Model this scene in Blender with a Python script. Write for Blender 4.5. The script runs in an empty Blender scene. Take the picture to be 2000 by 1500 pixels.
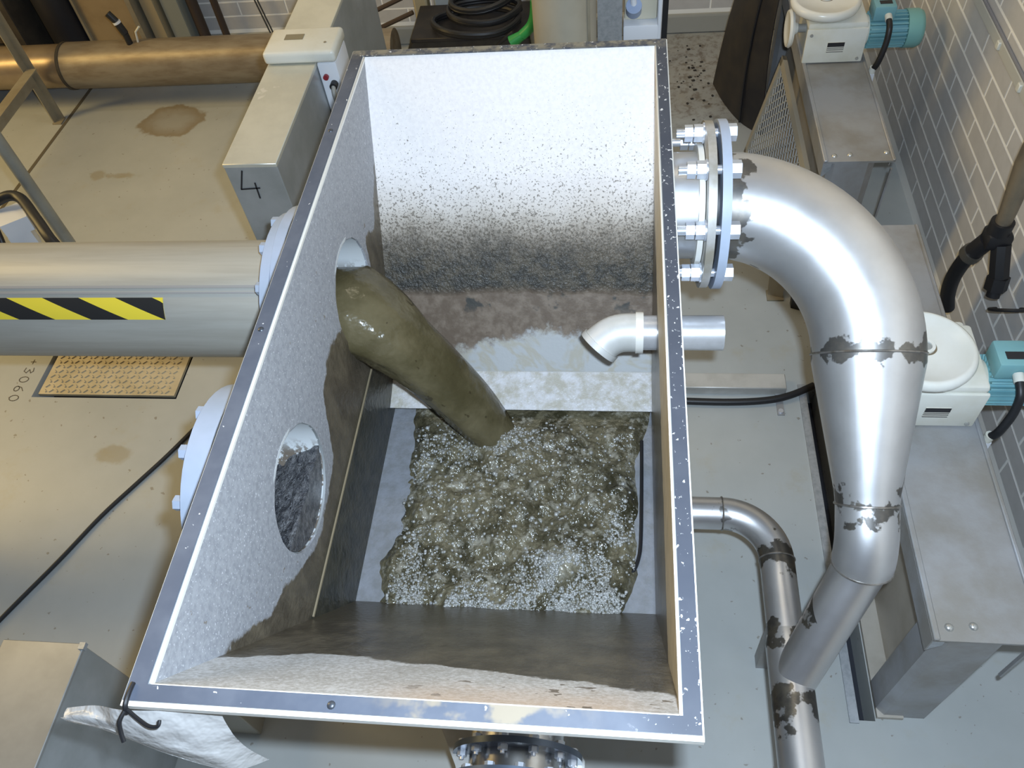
import bpy, bmesh, math, random
from math import pi, sin, cos, radians as R
from mathutils import Vector as V, Matrix, noise, geometry
random.seed(7)
S = bpy.context.scene
C = S.collection

# ------------------------------------------------------------------ camera, light, exposure
CAM = V((0.7678, -0.3351, 2.7412)); CROT = (0.65278, 0.09174, 0.08337)
cam = bpy.data.cameras.new('camera'); cam.sensor_width = 36; cam.lens = 29.061; cam.clip_start = .02
co = bpy.data.objects.new('camera', cam); co.location = CAM; co.rotation_euler = CROT; C.objects.link(co); S.camera = co
import mathutils
CM = mathutils.Euler(CROT).to_matrix()

S.view_settings.view_transform = 'Standard'; S.view_settings.look = 'None'
S.view_settings.gamma = 1; S.view_settings.use_curve_mapping = False
S.view_settings.exposure = 0.0

w = bpy.data.worlds.new('room_air'); S.world = w; w.use_nodes = True
w.node_tree.nodes['Background'].inputs[0].default_value = (.72, .79, .95, 1)
w.node_tree.nodes['Background'].inputs[1].default_value = .11

def area(name, loc, target, sx, sy, power, col, shape='RECTANGLE'):
    l = bpy.data.lights.new(name, 'AREA'); l.shape = shape; l.size = sx; l.size_y = sy
    l.energy = power; l.color = col
    o = bpy.data.objects.new(name, l); o.location = loc
    o.rotation_euler = (V(target) - V(loc)).to_track_quat('-Z', 'Y').to_euler(); C.objects.link(o); return o
flash_pos = CAM + CM @ V((.065, .075, 0))
area('camera_flash', flash_pos, flash_pos + CM @ V((0.0, -.06, -1)), .05, .035, 76, (.68, .83, 1.0))
area('hall_lights', (-4.2, 2.3, 3.3), (.6, 2.0, .3), .5, 4.5, 138, (1, .71, .27))
area('ceiling_lamp', (.3, 3.0, 5.0), (.3, 3.0, 0), 2.4, .3, 26, (1, .88, .66))

# ------------------------------------------------------------------ materials
def newmat(name):
    m = bpy.data.materials.new(name); m.use_nodes = True
    return m, m.node_tree, m.node_tree.nodes['Principled BSDF']
def nd(t, k, **kw):
    n = t.nodes.new(k)
    for a, b in kw.items():
        if a.startswith('i_'): n.inputs[a[2:].replace('_', ' ')].default_value = b
        else: setattr(n, a, b)
    return n
def math_(t, op, a, b=None, clamp=False):
    n = t.nodes.new('ShaderNodeMath'); n.operation = op; n.use_clamp = clamp
    for i, x in enumerate((a, b)):
        if x is None: continue
        if isinstance(x, (int, float)): n.inputs[i].default_value = x
        else: t.links.new(x, n.inputs[i])
    return n.outputs[0]
def pos(t): return nd(t, 'ShaderNodeNewGeometry').outputs['Position']
def xyz(t):
    s = nd(t, 'ShaderNodeSeparateXYZ'); t.links.new(pos(t), s.inputs[0]); return s.outputs
def noi(t, scale, detail=4, rough=.6, stretch=None, dist=0):
    n = nd(t, 'ShaderNodeTexNoise'); n.inputs['Scale'].default_value = scale
    n.inputs['Detail'].default_value = detail; n.inputs['Roughness'].default_value = rough
    n.inputs['Distortion'].default_value = dist
    if stretch:
        mp = nd(t, 'ShaderNodeMapping'); mp.inputs['Scale'].default_value = stretch
        t.links.new(pos(t), mp.inputs[0]); t.links.new(mp.outputs[0], n.inputs[0])
    else: t.links.new(pos(t), n.inputs[0])
    return n.outputs[0]
def ramp(t, f, a, b, smooth=True):
    n = nd(t, 'ShaderNodeMapRange'); n.interpolation_type = 'SMOOTHSTEP' if smooth else 'LINEAR'
    t.links.new(f, n.inputs[0])
    n.inputs[1].default_value = a; n.inputs[2].default_value = b
    return n.outputs[0]
def mix(t, f, a, b):
    n = nd(t, 'ShaderNodeMix', data_type='RGBA')
    for i, x in ((0, f), (6, a), (7, b)):
        if isinstance(x, (int, float)): n.inputs[i].default_value = x
        elif isinstance(x, tuple): n.inputs[i].default_value = (*x, 1)
        else: t.links.new(x, n.inputs[i])
    return n.outputs[2]
def bump(t, p, h, strength, dist=.01):
    b = nd(t, 'ShaderNodeBump'); b.inputs['Strength'].default_value = strength; b.inputs['Distance'].default_value = dist
    t.links.new(h, b.inputs['Height']); t.links.new(b.outputs[0], p.inputs['Normal'])
MATS = {}
def M(name, col, rough=.5, metal=0, col2=None, scale=8, rv=0, bm=0, bscale=None, lo=.35, hi=.7, stretch=None, spec=None, alpha=1):
    if name in MATS: return MATS[name]
    m, t, p = newmat(name)
    n = noi(t, scale, 5, .6, stretch)
    p.inputs['Metallic'].default_value = metal
    if col2: t.links.new(mix(t, ramp(t, n, lo, hi), col, col2), p.inputs['Base Color'])
    else: p.inputs['Base Color'].default_value = (*col, 1)
    if rv: t.links.new(math_(t, 'ADD', math_(t, 'MULTIPLY', n, rv), rough - rv / 2), p.inputs['Roughness'])
    else: p.inputs['Roughness'].default_value = rough
    if bm: bump(t, p, noi(t, bscale or scale * 6, 3), bm, .004)
    if spec is not None: p.inputs['Specular IOR Level'].default_value = spec
    if alpha < 1: p.inputs['Alpha'].default_value = alpha
    MATS[name] = m; return m

steel = M('sheet_steel', (.50, .50, .48), .42, .75, (.40, .39, .37), 9, .15)
galv = M('galvanised_steel', (.46, .48, .50), .5, .55, (.34, .36, .38), 45, .2)
chrome = M('polished_steel', (.62, .62, .62), .22, 1, (.45, .43, .40), 6, .15)
zinc = M('zinc_bolt', (.72, .76, .84), .3, .7)
stand_m = M('stand_steel', (.37, .375, .39), .5, .4, (.29, .275, .25), 5, .2, .15, 60)
cream = M('cream_paint', (.70, .70, .64), .35, 0, (.62, .60, .50), 6)
knobm = M('cream_wheel_paint', (.74, .74, .70), .28, 0, (.68, .67, .60), 5)
teal = M('turquoise_paint', (.17, .37, .42), .4, 0, (.20, .41, .42), 7)
black = M('black_rubber', (.012, .012, .014), .45, 0)
blackmatt = M('black_plastic_sheet', (.014, .013, .016), .6, 0, (.03, .025, .022), 8)
dark = M('dark_board', (.035, .028, .022), .7, 0, (.055, .045, .032), 12)
bluegrey = M('blue_grey_paint', (.40, .46, .58), .45, 0, (.36, .42, .52), 10)
beigering = M('stained_ring_steel', (.36, .33, .27), .45, .4, (.58, .58, .58), 8)
whitebox = M('white_plastic', (.70, .72, .76), .4)
tanboard = M('tan_board', (.30, .22, .12), .65, 0, (.24, .17, .09), 6)
beige = M('beige_pipe', (.46, .42, .33), .5, .2, (.40, .36, .28), 5)
copper = M('stained_steel_pipe', (.29, .245, .18), .42, .3, (.20, .155, .105), 5, .1, 0, None, .35, .7, (1, 4, 4))
clad = M('dull_steel_pipe', (.44, .43, .385), .52, .2, (.38, .365, .32), 4, .1, 0, None, .35, .7, (.6, 9, 9))
brick_m = M('painted_brick', (.54, .53, .52), .5, 0, (.50, .49, .48), 14)
mortar_m = M('pale_mortar', (.90, .89, .85), .7)
cove_m = M('grey_cove', (.34, .34, .31), .6)
green = M('green_paint', (.03, .30, .07), .4)
brass = M('aged_brass', (.28, .23, .16), .45, .6, (.20, .17, .13), 12)
gland = M('grey_gland', (.30, .30, .28), .5)
red = M('red_plastic', (.25, .02, .03), .4)
ink = M('marker_ink', (.015, .015, .018), .6)
fadedink = M('faded_pencil', (.13, .11, .08), .8)
yellow = M('yellow_tape', (.78, .62, .05), .45)
tapeblack = M('black_tape', (.02, .02, .02), .45)
beam = M('angle_iron', (.34, .30, .22), .55, .3, (.27, .23, .16), 7)
hatch_m = M('tread_plate_steel', (.52, .46, .34), .5, .25, (.42, .36, .24), 7)
pitm = M('dark_pit', (.02, .022, .03), .8)

# floor: painted concrete with stains
floor_m, t, p = newmat('painted_concrete')
X, Y, Z = xyz(t)
c = mix(t, ramp(t, noi(t, 1.3, 5, .65), .3, .7), (.36, .375, .365), (.42, .435, .425))
c = mix(t, math_(t, 'MULTIPLY', ramp(t, noi(t, 5, 6, .7), .55, .75), .35), c, (.36, .31, .20))
wn = noi(t, 7, 4, .6)
def spot(cx, cy, rx, ry, wob=.5):
    a = math_(t, 'DIVIDE', math_(t, 'SUBTRACT', X, cx), rx); b = math_(t, 'DIVIDE', math_(t, 'SUBTRACT', Y, cy), ry)
    d = math_(t, 'SQRT', math_(t, 'ADD', math_(t, 'MULTIPLY', a, a), math_(t, 'MULTIPLY', b, b)))
    return math_(t, 'ADD', d, math_(t, 'MULTIPLY', math_(t, 'SUBTRACT', wn, .5), wob))
d = spot(-1.84, 3.66, .215, .165, .9)
st = math_(t, 'MULTIPLY', math_(t, 'SUBTRACT', 1, ramp(t, d, .85, 1.0)), math_(t, 'ADD', math_(t, 'MULTIPLY', ramp(t, d, .2, .95), .4), .35))
c = mix(t, st, c, (.20, .14, .06))
for (sx, sy, rx, ry) in ((-1.95, 3.17, .12, .035), (-2.12, 3.18, .05, .05), (-1.62, 2.2, .09, .05), (-1.3, 1.35, .1, .05)):
    dd = spot(sx, sy, rx, ry, 2.2)
    c = mix(t, math_(t, 'MULTIPLY', math_(t, 'SUBTRACT', 1, ramp(t, dd, .5, 1.0)), .45), c, (.24, .18, .07))
dk = spot(1.25, 3.95, .75, .55, 1.0)
c = mix(t, math_(t, 'MULTIPLY', math_(t, 'SUBTRACT', 1, ramp(t, dk, .5, 1.1)), math_(t, 'ADD', .35, math_(t, 'MULTIPLY', ramp(t, noi(t, 22, 5, .7), .45, .65), .5))), c, (.12, .09, .06))
sp = ramp(t, noi(t, 38, 2, .5), .70, .735)
c = mix(t, math_(t, 'MULTIPLY', sp, .6), c, (.16, .13, .09))
t.links.new(c, p.inputs['Base Color']); p.inputs['Roughness'].default_value = .42
bump(t, p, noi(t, 60, 3), .06, .003)

# tank plates: pale metal, brown wet dirt below a ragged line
def tank_mat(name, kind):
    m, t, p = newmat(name)
    X, Y, Z = xyz(t)
    big = noi(t, 4.5, 5, .65); fine = noi(t, 90, 3, .6); med = noi(t, 22, 5, .65)
    base = mix(t, ramp(t, fine, .35, .7), (.36, .37, .395), (.28, .29, .315))  # left wall base darkened, standing in for the flash's grazing angle
    wob = math_(t, 'ADD', math_(t, 'MULTIPLY', math_(t, 'SUBTRACT', big, .5), .26), math_(t, 'MULTIPLY', math_(t, 'SUBTRACT', med, .5), .12))
    flake = ramp(t, noi(t, 210, 1, .4), .66, .72)
    if kind == 'far':
        base = mix(t, ramp(t, fine, .35, .7), (.83, .79, .77), (.77, .73, .715))
        zz = math_(t, 'ADD', Z, math_(t, 'MULTIPLY', wob, .35))
        tan = ramp(t, zz, 1.20, 1.02)
        c = mix(t, math_(t, 'MULTIPLY', tan, .85), base, (.47, .41, .33))
        drift = ramp(t, zz, 1.11, .97)
        grain = noi(t, 120, 3, .7)
        c = mix(t, math_(t, 'MULTIPLY', drift, ramp(t, grain, .30, .62, False)), c, (.13, .108, .08))
        c = mix(t, math_(t, 'MULTIPLY', drift, .55), c, (.16, .13, .097))
        spk = noi(t, 150, 3, .7)                                        # dark crumbs, denser lower down
        th = math_(t, 'ADD', .515, math_(t, 'MULTIPLY', math_(t, 'SUBTRACT', zz, 1.0), .50))
        c = mix(t, math_(t, 'MULTIPLY', ramp(t, math_(t, 'SUBTRACT', spk, th), -.015, .03), .85), c, (.12, .10, .075))
        wet = ramp(t, zz, 1.06, .94)
        c = mix(t, math_(t, 'MULTIPLY', wet, .8), c, mix(t, ramp(t, med, .4, .6), (.03, .033, .033), (.085, .074, .056)))
        low = ramp(t, math_(t, 'ADD', Z, math_(t, 'MULTIPLY', math_(t, 'SUBTRACT', big, .5), .05)), .905, .875)
        c = mix(t, low, c, mix(t, ramp(t, med, .4, .65), (.135, .10, .072), (.21, .165, .125)))
        blot = math_(t, 'MULTIPLY', ramp(t, noi(t, 9, 4, .6), .58, .64), ramp(t, Z, .80, .86))
        c = mix(t, math_(t, 'MULTIPLY', blot, low), c, (.05, .05, .045))
        # washed clean grey patch near the lip
        we = math_(t, 'ADD', math_(t, 'ADD', Z, math_(t, 'MULTIPLY', math_(t, 'SUBTRACT', med, .5), .10)), math_(t, 'MULTIPLY', math_(t, 'ABSOLUTE', math_(t, 'SUBTRACT', X, .56)), .20))
        wash = math_(t, 'MULTIPLY', ramp(t, we, .80, .775), ramp(t, X, .20, .32))
        c = mix(t, wash, c, (.44, .45, .45))
        streak = math_(t, 'MULTIPLY', ramp(t, noi(t, 5, 4, .6, (1, 1, 1), .8), .47, .53), math_(t, 'SUBTRACT', 1, ramp(t, noi(t, 5, 4, .6, (1, 1, 1), .8), .53, .60)))
        c = mix(t, math_(t, 'MULTIPLY', math_(t, 'MULTIPLY', streak, wash), .55), c, (.40, .35, .24))
        dirt = math_(t, 'MAXIMUM', wet, low)
        bh = math_(t, 'ADD', math_(t, 'MULTIPLY', noi(t, 75, 3, .6), math_(t, 'MAXIMUM', math_(t, 'MULTIPLY', ramp(t, zz, 1.12, .98), math_(t, 'SUBTRACT', 1, low)), .08)), 0)
        bs = .9
        shiny = math_(t, 'MULTIPLY', wet, math_(t, 'SUBTRACT', 1, math_(t, 'MULTIPLY', low, .6)))
    else:
        if kind == 'left':
            # height of the dirty line along the wall: piecewise through a curve of y
            cu = nd(t, 'ShaderNodeFloatCurve'); cv = cu.mapping.curves[0]
            pts = [(0.0, 1.25), (.16, 1.235), (.30, 1.08), (.36, 1.055), (.47, .985), (.56, .955), (.70, .955), (.78, 1.02), (.85, 1.14), (.93, 1.165), (1.05, 1.13), (1.20, 1.0), (1.36, 1.02), (1.42, 1.14), (1.50, 1.10), (1.56, 1.16), (1.85, 1.3)]
            cv.points[0].location = (0, pts[0][1] - .5); cv.points[1].location = (1, pts[-1][1] - .5)
            for a, b in pts[1:-1]: cv.points.new(a / 1.85, b - .5)
            cu.mapping.update()
            t.links.new(math_(t, 'DIVIDE', Y, 1.85), cu.inputs[1])
            line = math_(t, 'ADD', cu.outputs[0], .5)
        elif kind == 'near':
            line = math_(t, 'ADD', math_(t, 'MULTIPLY', ramp(t, X, .05, .87, False), .20), 1.155)
            corner = math_(t, 'MULTIPLY', math_(t, 'SUBTRACT', 1, ramp(t, X, .03, .25)), .12)
            line = math_(t, 'ADD', line, math_(t, 'MULTIPLY', corner, .9))
        elif kind == 'right':
            line = math_(t, 'ADD', math_(t, 'MULTIPLY', Y, 0), 1.13)
        else:
            line = math_(t, 'MULTIPLY', X, 0)
        dist = math_(t, 'SUBTRACT', math_(t, 'ADD', line, math_(t, 'MULTIPLY', wob, .4)), Z)
        dirt = ramp(t, dist, -.006, .008)
        base = mix(t, math_(t, 'MULTIPLY', flake, .45), base, (.85, .86, .9))
        if kind == 'right': base = mix(t, ramp(t, med, .3, .7), (.62, .58, .48), (.52, .48, .39))
        if kind == 'near':
            base = mix(t, ramp(t, math_(t, 'ADD', math_(t, 'MULTIPLY', noi(t, 120, 3, .7), .6), math_(t, 'MULTIPLY', big, .4)), .38, .62), (.40, .38, .35), (.62, .61, .60))
            sx_ = math_(t, 'SUBTRACT', X, .62)
            rust = math_(t, 'MULTIPLY', ramp(t, math_(t, 'ADD', Z, math_(t, 'MULTIPLY', wob, .5)), 1.30, 1.46), math_(t, 'SUBTRACT', 1, ramp(t, math_(t, 'ABSOLUTE', sx_), .12, .28)))
            base = mix(t, math_(t, 'MULTIPLY', rust, .55), base, (.52, .34, .20))
            drops = ramp(t, noi(t, 21, 3, .5, (1, 1.2, 1.2)), .625, .64)
            base = mix(t, math_(t, 'MULTIPLY', math_(t, 'MULTIPLY', drops, ramp(t, X, .3, .6)), .85), base, (.13, .10, .07))
        brown = mix(t, ramp(t, noi(t, 12, 5, .65, (1, 1, .5)), .35, .7), (.075, .062, .045), (.15, .125, .088))
        if kind == 'left':
            spk2 = ramp(t, math_(t, 'ADD', noi(t, 40, 3, .7), math_(t, 'MULTIPLY', ramp(t, dist, -.25, 0), .06)), .72, .75)
            base = mix(t, math_(t, 'MULTIPLY', spk2, .8), base, (.20, .17, .13))
            brown = mix(t, ramp(t, Z, .90, .86), brown, mix(t, ramp(t, med, .3, .7), (.02, .022, .018), (.06, .055, .038)))
        if kind == 'near':
            brown = mix(t, ramp(t, Z, .90, .85), brown, (.09, .075, .05))
        if kind == 'floor':
            brown = base = mix(t, ramp(t, med, .35, .7), (.25, .26, .285), (.20, .205, .21))
        if kind == 'lip':
            base = mix(t, ramp(t, med, .35, .65), (.62, .62, .64), (.44, .42, .36)); brown = base
        c = mix(t, dirt, base, brown)
        shiny = dirt if kind not in ('floor', 'lip') else math_(t, 'ADD', math_(t, 'MULTIPLY', dirt, 0), .8)
        bh = math_(t, 'MULTIPLY', noi(t, 60, 3, .6), math_(t, 'ADD', .12, math_(t, 'MULTIPLY', shiny, .3 if kind != 'lip' else .9)))
        bs = .5
    t.links.new(c, p.inputs['Base Color'])
    t.links.new(math_(t, 'SUBTRACT', .55, math_(t, 'MULTIPLY', shiny, .26)), p.inputs['Roughness'])
    p.inputs['Metallic'].default_value = .0; p.inputs['Specular IOR Level'].default_value = .38
    bump(t, p, bh, bs, .012)
    return m
T = {k: tank_mat('tank_plate_' + k, k) for k in ('far', 'left', 'near', 'right', 'floor', 'lip')}
edge_m = M('white_steel_edge', (.82, .80, .74), .35, .1)

gasket_m, t, p = newmat('speckled_grey_gasket')
X, Y, Z = xyz(t)
c = mix(t, ramp(t, noi(t, 9, 4), .35, .7), (.085, .10, .135), (.12, .135, .17))
wet = ramp(t, math_(t, 'MAXIMUM', math_(t, 'SUBTRACT', X, math_(t, 'MULTIPLY', Y, 0)), math_(t, 'DIVIDE', Y, 2.1)), .78, .88)
c = mix(t, math_(t, 'MULTIPLY', wet, .65), c, (.04, .045, .06))
s1 = ramp(t, noi(t, 95, 3, .65), .63, .67); s2 = ramp(t, noi(t, 70, 2, .5), .73, .76)
c = mix(t, math_(t, 'MAXIMUM', math_(t, 'MULTIPLY', s1, wet), s2), c, (.72, .72, .72))
dustf = ramp(t, Y, 1.80, 1.84)
c = mix(t, math_(t, 'MULTIPLY', dustf, ramp(t, noi(t, 30, 4, .7), .35, .6)), c, (.25, .23, .18))
rs = math_(t, 'MULTIPLY', math_(t, 'MULTIPLY', math_(t, 'SUBTRACT', 1, ramp(t, math_(t, 'ABSOLUTE', math_(t, 'SUBTRACT', X, .57)), .06, .20)), math_(t, 'SUBTRACT', 1, ramp(t, Y, .05, .1))), ramp(t, math_(t, 'ADD', noi(t, 11, 4), math_(t, 'MULTIPLY', Y, 5)), .50, .62))
c = mix(t, math_(t, 'MULTIPLY', rs, .75), c, (.34, .275, .18))
t.links.new(c, p.inputs['Base Color']); p.inputs['Roughness'].default_value = .45

# brushed elbow with heat tint beside its welds
ELB_END = V((1.405, 1.058, 1.044)); ED = V((0, -.81, -.587)).normalized(); P1 = ELB_END + ED * .38
def tint_mat(name, planes, rough=.3, col=(.74, .74, .75)):
    m, t, p = newmat(name)
    c = None; n = noi(t, 16, 4, .6); n2 = noi(t, 13, 4, .55)
    base = mix(t, ramp(t, noi(t, 6, 4, .6), .3, .7), col, tuple(x * .88 for x in col)); c = base
    for pt, d, width, amt in planes:
        dp = nd(t, 'ShaderNodeVectorMath', operation='SUBTRACT'); t.links.new(pos(t), dp.inputs[0]); dp.inputs[1].default_value = pt
        dt = nd(t, 'ShaderNodeVectorMath', operation='DOT_PRODUCT'); t.links.new(dp.outputs[0], dt.inputs[0]); dt.inputs[1].default_value = d
        ln = nd(t, 'ShaderNodeVectorMath', operation='LENGTH'); t.links.new(dp.outputs[0], ln.inputs[0])
        a = math_(t, 'ABSOLUTE', dt.outputs['Value'])
        k = math_(t, 'ADD', math_(t, 'DIVIDE', a, width), math_(t, 'MULTIPLY', math_(t, 'SUBTRACT', .53, n2), 6.5))
        k = math_(t, 'MULTIPLY', math_(t, 'SUBTRACT', 1, ramp(t, k, .75, 1.0)), math_(t, 'LESS_THAN', ln.outputs['Value'], .2))
        c = mix(t, math_(t, 'MULTIPLY', k, amt), c, mix(t, ramp(t, n, .4, .65), (.07, .062, .05), (.17, .145, .105)))
    t.links.new(c, p.inputs['Base Color'])
    p.inputs['Metallic'].default_value = .9
    t.links.new(math_(t, 'ADD', math_(t, 'MULTIPLY', noi(t, 14, 4), .14), rough - .07), p.inputs['Roughness'])
    return m
elbow_m = tint_mat('brushed_elbow_steel', [((1.05, 1.37, 1.27), (1, 0, 0), .045, .8), (tuple(ELB_END), tuple(ED), .035, .8), (tuple(P1), tuple(ED), .035, .85)], .42)
low_m = tint_mat('brushed_pipe_steel', [((1.25, .78, .42), (0, 1, 0), .05, .9), ((1.1, .93, .42), (1, 0, 0), .025, .7), ((1.25, .56, .42), (0, 1, 0), .04, .9), ((1.25, .36, .42), (0, 1, 0), .05, .9)], .38, (.66, .65, .65))

water_m, t, p = newmat('murky_water')
n1 = noi(t, 7, 6, .7, None, 1.2); n2 = noi(t, 26, 5, .7)
X, Y, Z = xyz(t)
c = mix(t, ramp(t, n1, .35, .65), (.042, .037, .02), (.155, .135, .085))
c = mix(t, math_(t, 'MULTIPLY', ramp(t, n2, .50, .66), .7), c, (.34, .32, .26))
c = mix(t, math_(t, 'MULTIPLY', ramp(t, Z, .63, .67), .5), c, (.42, .40, .33))
t.links.new(c, p.inputs['Base Color']); p.inputs['Roughness'].default_value = .2; p.inputs['IOR'].default_value = 1.33
p.inputs['Specular IOR Level'].default_value = .9
bump(t, p, noi(t, 85, 2, .5), .4, .015)
stream_m, t, p = newmat('falling_water')
c = mix(t, ramp(t, noi(t, 6, 4, .6), .35, .7), (.07, .058, .028), (.13, .108, .06))
c = mix(t, math_(t, 'MULTIPLY', ramp(t, noi(t, 35, 2, .5), .70, .74), .7), c, (.04, .03, .015))
t.links.new(c, p.inputs['Base Color']); p.inputs['Roughness'].default_value = .2; p.inputs['IOR'].default_value = 1.33
bump(t, p, math_(t, 'ADD', noi(t, 14, 3, .5), math_(t, 'MULTIPLY', noi(t, 45, 2, .5), .35)), .35, .02)
foam_m = M('bubble_glint_film', (.22, .215, .19), .28, 0, (.42, .42, .41), 60, spec=1.0)  # foam colour, its paleness also standing in for flash glints
sludge_m, t, p = newmat('wet_sludge')
c = mix(t, ramp(t, noi(t, 45, 4, .7), .35, .65), (.045, .047, .055), (.15, .15, .155))
t.links.new(c, p.inputs['Base Color']); p.inputs['Roughness'].default_value = .25
bump(t, p, noi(t, 60, 4, .7), 1.0, .02)
sleeve_m, t, p = newmat('sleeve_steel')
X, Y, Z = xyz(t)
c = mix(t, math_(t, 'MULTIPLY', ramp(t, noi(t, 30, 4, .7), .47, .55), ramp(t, Z, 1.10, 1.04)), (.66, .69, .70), (.17, .14, .11))
t.links.new(c, p.inputs['Base Color']); p.inputs['Roughness'].default_value = .35; p.inputs['Metallic'].default_value = .1
plastic_m, t, p = newmat('clear_plastic_film')
p.inputs['Base Color'].default_value = (.78, .77, .76, 1); p.inputs['Roughness'].default_value = .25
p.inputs['Alpha'].default_value = .38; p.inputs['Specular IOR Level'].default_value = .7
bump(t, p, noi(t, 20, 3, .6), .5, .02)
lit_top_m, t, p = newmat('lit_top_box_steel')  # paler than the duct body: light on the top put into the colour
c = mix(t, ramp(t, noi(t, 5, 5, .65), .3, .7), (.70, .69, .60), (.60, .59, .51))
c = mix(t, ramp(t, noi(t, 10, 3, .5), .70, .73), c, (.75, .73, .66))
t.links.new(c, p.inputs['Base Color']); p.inputs['Metallic'].default_value = .45; p.inputs['Roughness'].default_value = .42
boxn_m = M('sheet_metal_box', (.46, .48, .49), .42, .5, (.36, .38, .38), 5)  # darker than the duct cover: shade on the duct's sides put into the colour

# ------------------------------------------------------------------ mesh helper
class B:
    def __init__(s): s.bm = bmesh.new()
    def box(s, x0, x1, y0, y1, z0, z1, bev=0, seg=1):
        vs = [s.bm.verts.new((x, y, z)) for x in (x0, x1) for y in (y0, y1) for z in (z0, z1)]
        fs = [s.bm.faces.new([vs[i] for i in f]) for f in ((0, 1, 3, 2), (4, 6, 7, 5), (0, 4, 5, 1), (2, 3, 7, 6), (0, 2, 6, 4), (1, 5, 7, 3))]
        if bev:
            es = list({e for f in fs for e in f.edges})
            bmesh.ops.bevel(s.bm, geom=es, offset=bev, segments=seg, affect='EDGES', profile=.5)
        return s
    def obox(s, c, ax, ay, az):      # centre and three half axes
        c, ax, ay, az = map(V, (c, ax, ay, az))
        vs = [s.bm.verts.new(c + ax * i + ay * j + az * k) for i in (-1, 1) for j in (-1, 1) for k in (-1, 1)]
        for f in ((0, 1, 3, 2), (4, 6, 7, 5), (0, 4, 5, 1), (2, 3, 7, 6), (0, 2, 6, 4), (1, 5, 7, 3)): s.bm.faces.new([vs[i] for i in f])
        return s
    def loft(s, rings, cap=True, close=True):
        rs = [[s.bm.verts.new(p) for p in r] for r in rings]
        n = len(rs[0])
        for a, b in zip(rs, rs[1:]):
            for i in range(n if close else n - 1):
                j = (i + 1) % n; s.bm.faces.new((a[i], a[j], b[j], b[i]))
        if cap and close:
            s.bm.faces.new(rs[0][::-1]); s.bm.faces.new(rs[-1])
        return s
    def tube(s, pts, r, seg=16, cap=True, sq=None):
        pts = [V(p) for p in pts]; n = len(pts)
        rad = r if isinstance(r, (list, tuple)) else [r] * n
        tan = []
        for i in range(n):
            d = (pts[min(i + 1, n - 1)] - pts[max(i - 1, 0)]); tan.append(d.normalized())
        u = tan[0].orthogonal().normalized(); rings = []
        for i in range(n):
            u = (u - tan[i] * u.dot(tan[i])).normalized(); v = tan[i].cross(u)
            rings.append([pts[i] + (u * cos(2 * pi * k / seg) + v * sin(2 * pi * k / seg)) * rad[i] for k in range(seg)])
        return s.loft(rings, cap)
    def cyl(s, a, b, r, r2=None, seg=20, cap=True): return s.tube([a, b], [r, r if r2 is None else r2], seg, cap)
    def lathe(s, c, axis, prof, seg=32):     # closed profile (radius, height along axis)
        c = V(c); ax = V(axis).normalized(); u = ax.orthogonal().normalized(); v = ax.cross(u)
        rings = [[c + ax * h + (u * cos(2 * pi * k / seg) + v * sin(2 * pi * k / seg)) * max(r, 1e-4) for k in range(seg)] for r, h in prof]
        return s.loft(rings, False)
    def ring(s, a, b, ro, ri, seg=40):
        a, b = V(a), V(b); L = (b - a).length
        return s.lathe(a, b - a, [(ri, 0), (ro, 0), (ro, L), (ri, L), (ri, 0)], seg)
    def hexa(s, a, b, r): return s.tube([a, b], r, 6)
    def prism(s, poly, d):
        d = V(d); a = [s.bm.verts.new(p) for p in poly]; b = [s.bm.verts.new(V(p) + d) for p in poly]; n = len(a)
        s.bm.faces.new(a[::-1]); s.bm.faces.new(b)
        for i in range(n): s.bm.faces.new((a[i], a[(i + 1) % n], b[(i + 1) % n], b[i]))
        return s
    def sheet(s, grid, th):                  # grid of points, given a thickness
        g = [[s.bm.verts.new(p) for p in r] for r in grid]; fs = []
        for i in range(len(g) - 1):
            for j in range(len(g[0]) - 1): fs.append(s.bm.faces.new((g[i][j], g[i][j + 1], g[i + 1][j + 1], g[i + 1][j])))
        s.bm.normal_update(); bmesh.ops.solidify(s.bm, geom=fs, thickness=th)
        return s
    def obj(s, name, mat, parent=None, smooth=40, label=None, kind=None, origin=None):
        bm = s.bm; bmesh.ops.recalc_face_normals(bm, faces=bm.faces[:])
        root = parent; off = V((0, 0, 0))
        while root is not None: off += root.location; root = root.parent
        if parent is None:
            if origin is None:
                xs = [v.co for v in bm.verts]
                origin = V(((min(v.x for v in xs) + max(v.x for v in xs)) / 2, (min(v.y for v in xs) + max(v.y for v in xs)) / 2, min(v.z for v in xs)))
            off = V(origin)
        bm.transform(Matrix.Translation(-off))
        me = bpy.data.meshes.new(name); bm.to_mesh(me); bm.free(); me.materials.append(mat)
        if smooth:
            me.shade_smooth(); me.set_sharp_from_angle(angle=R(smooth))
        o = bpy.data.objects.new(name, me); C.objects.link(o)
        if parent is not None: o.parent = parent
        else: o.location = off
        if label: o['label'] = label
        if kind: o['kind'] = kind
        return o
def thing(name, label, cat, loc, group=None):
    o = bpy.data.objects.new(name, None); o.empty_display_size = .05; C.objects.link(o); o.location = loc
    o['label'] = label; o['category'] = cat
    if group: o['group'] = group
    return o
def tag(o, label, cat, group=None, kind=None):
    o['label'] = label; o['category'] = cat
    if group: o['group'] = group
    if kind: o['kind'] = kind
    return o
def copy_tree(o, parent=None):
    c = o.copy(); C.objects.link(c); c.parent = parent
    for ch in list(o.children): copy_tree(ch, c)
    return c
def inst(o, loc, parent):
    c = o.copy(); C.objects.link(c); c.parent = parent; c.location = loc; return c
def bez(a, b, c, n=8): 
    a, b, c = V(a), V(b), V(c)
    return [a * (1 - t) ** 2 + b * 2 * t * (1 - t) + c * t * t for t in [i / n for i in range(n + 1)]]
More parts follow.
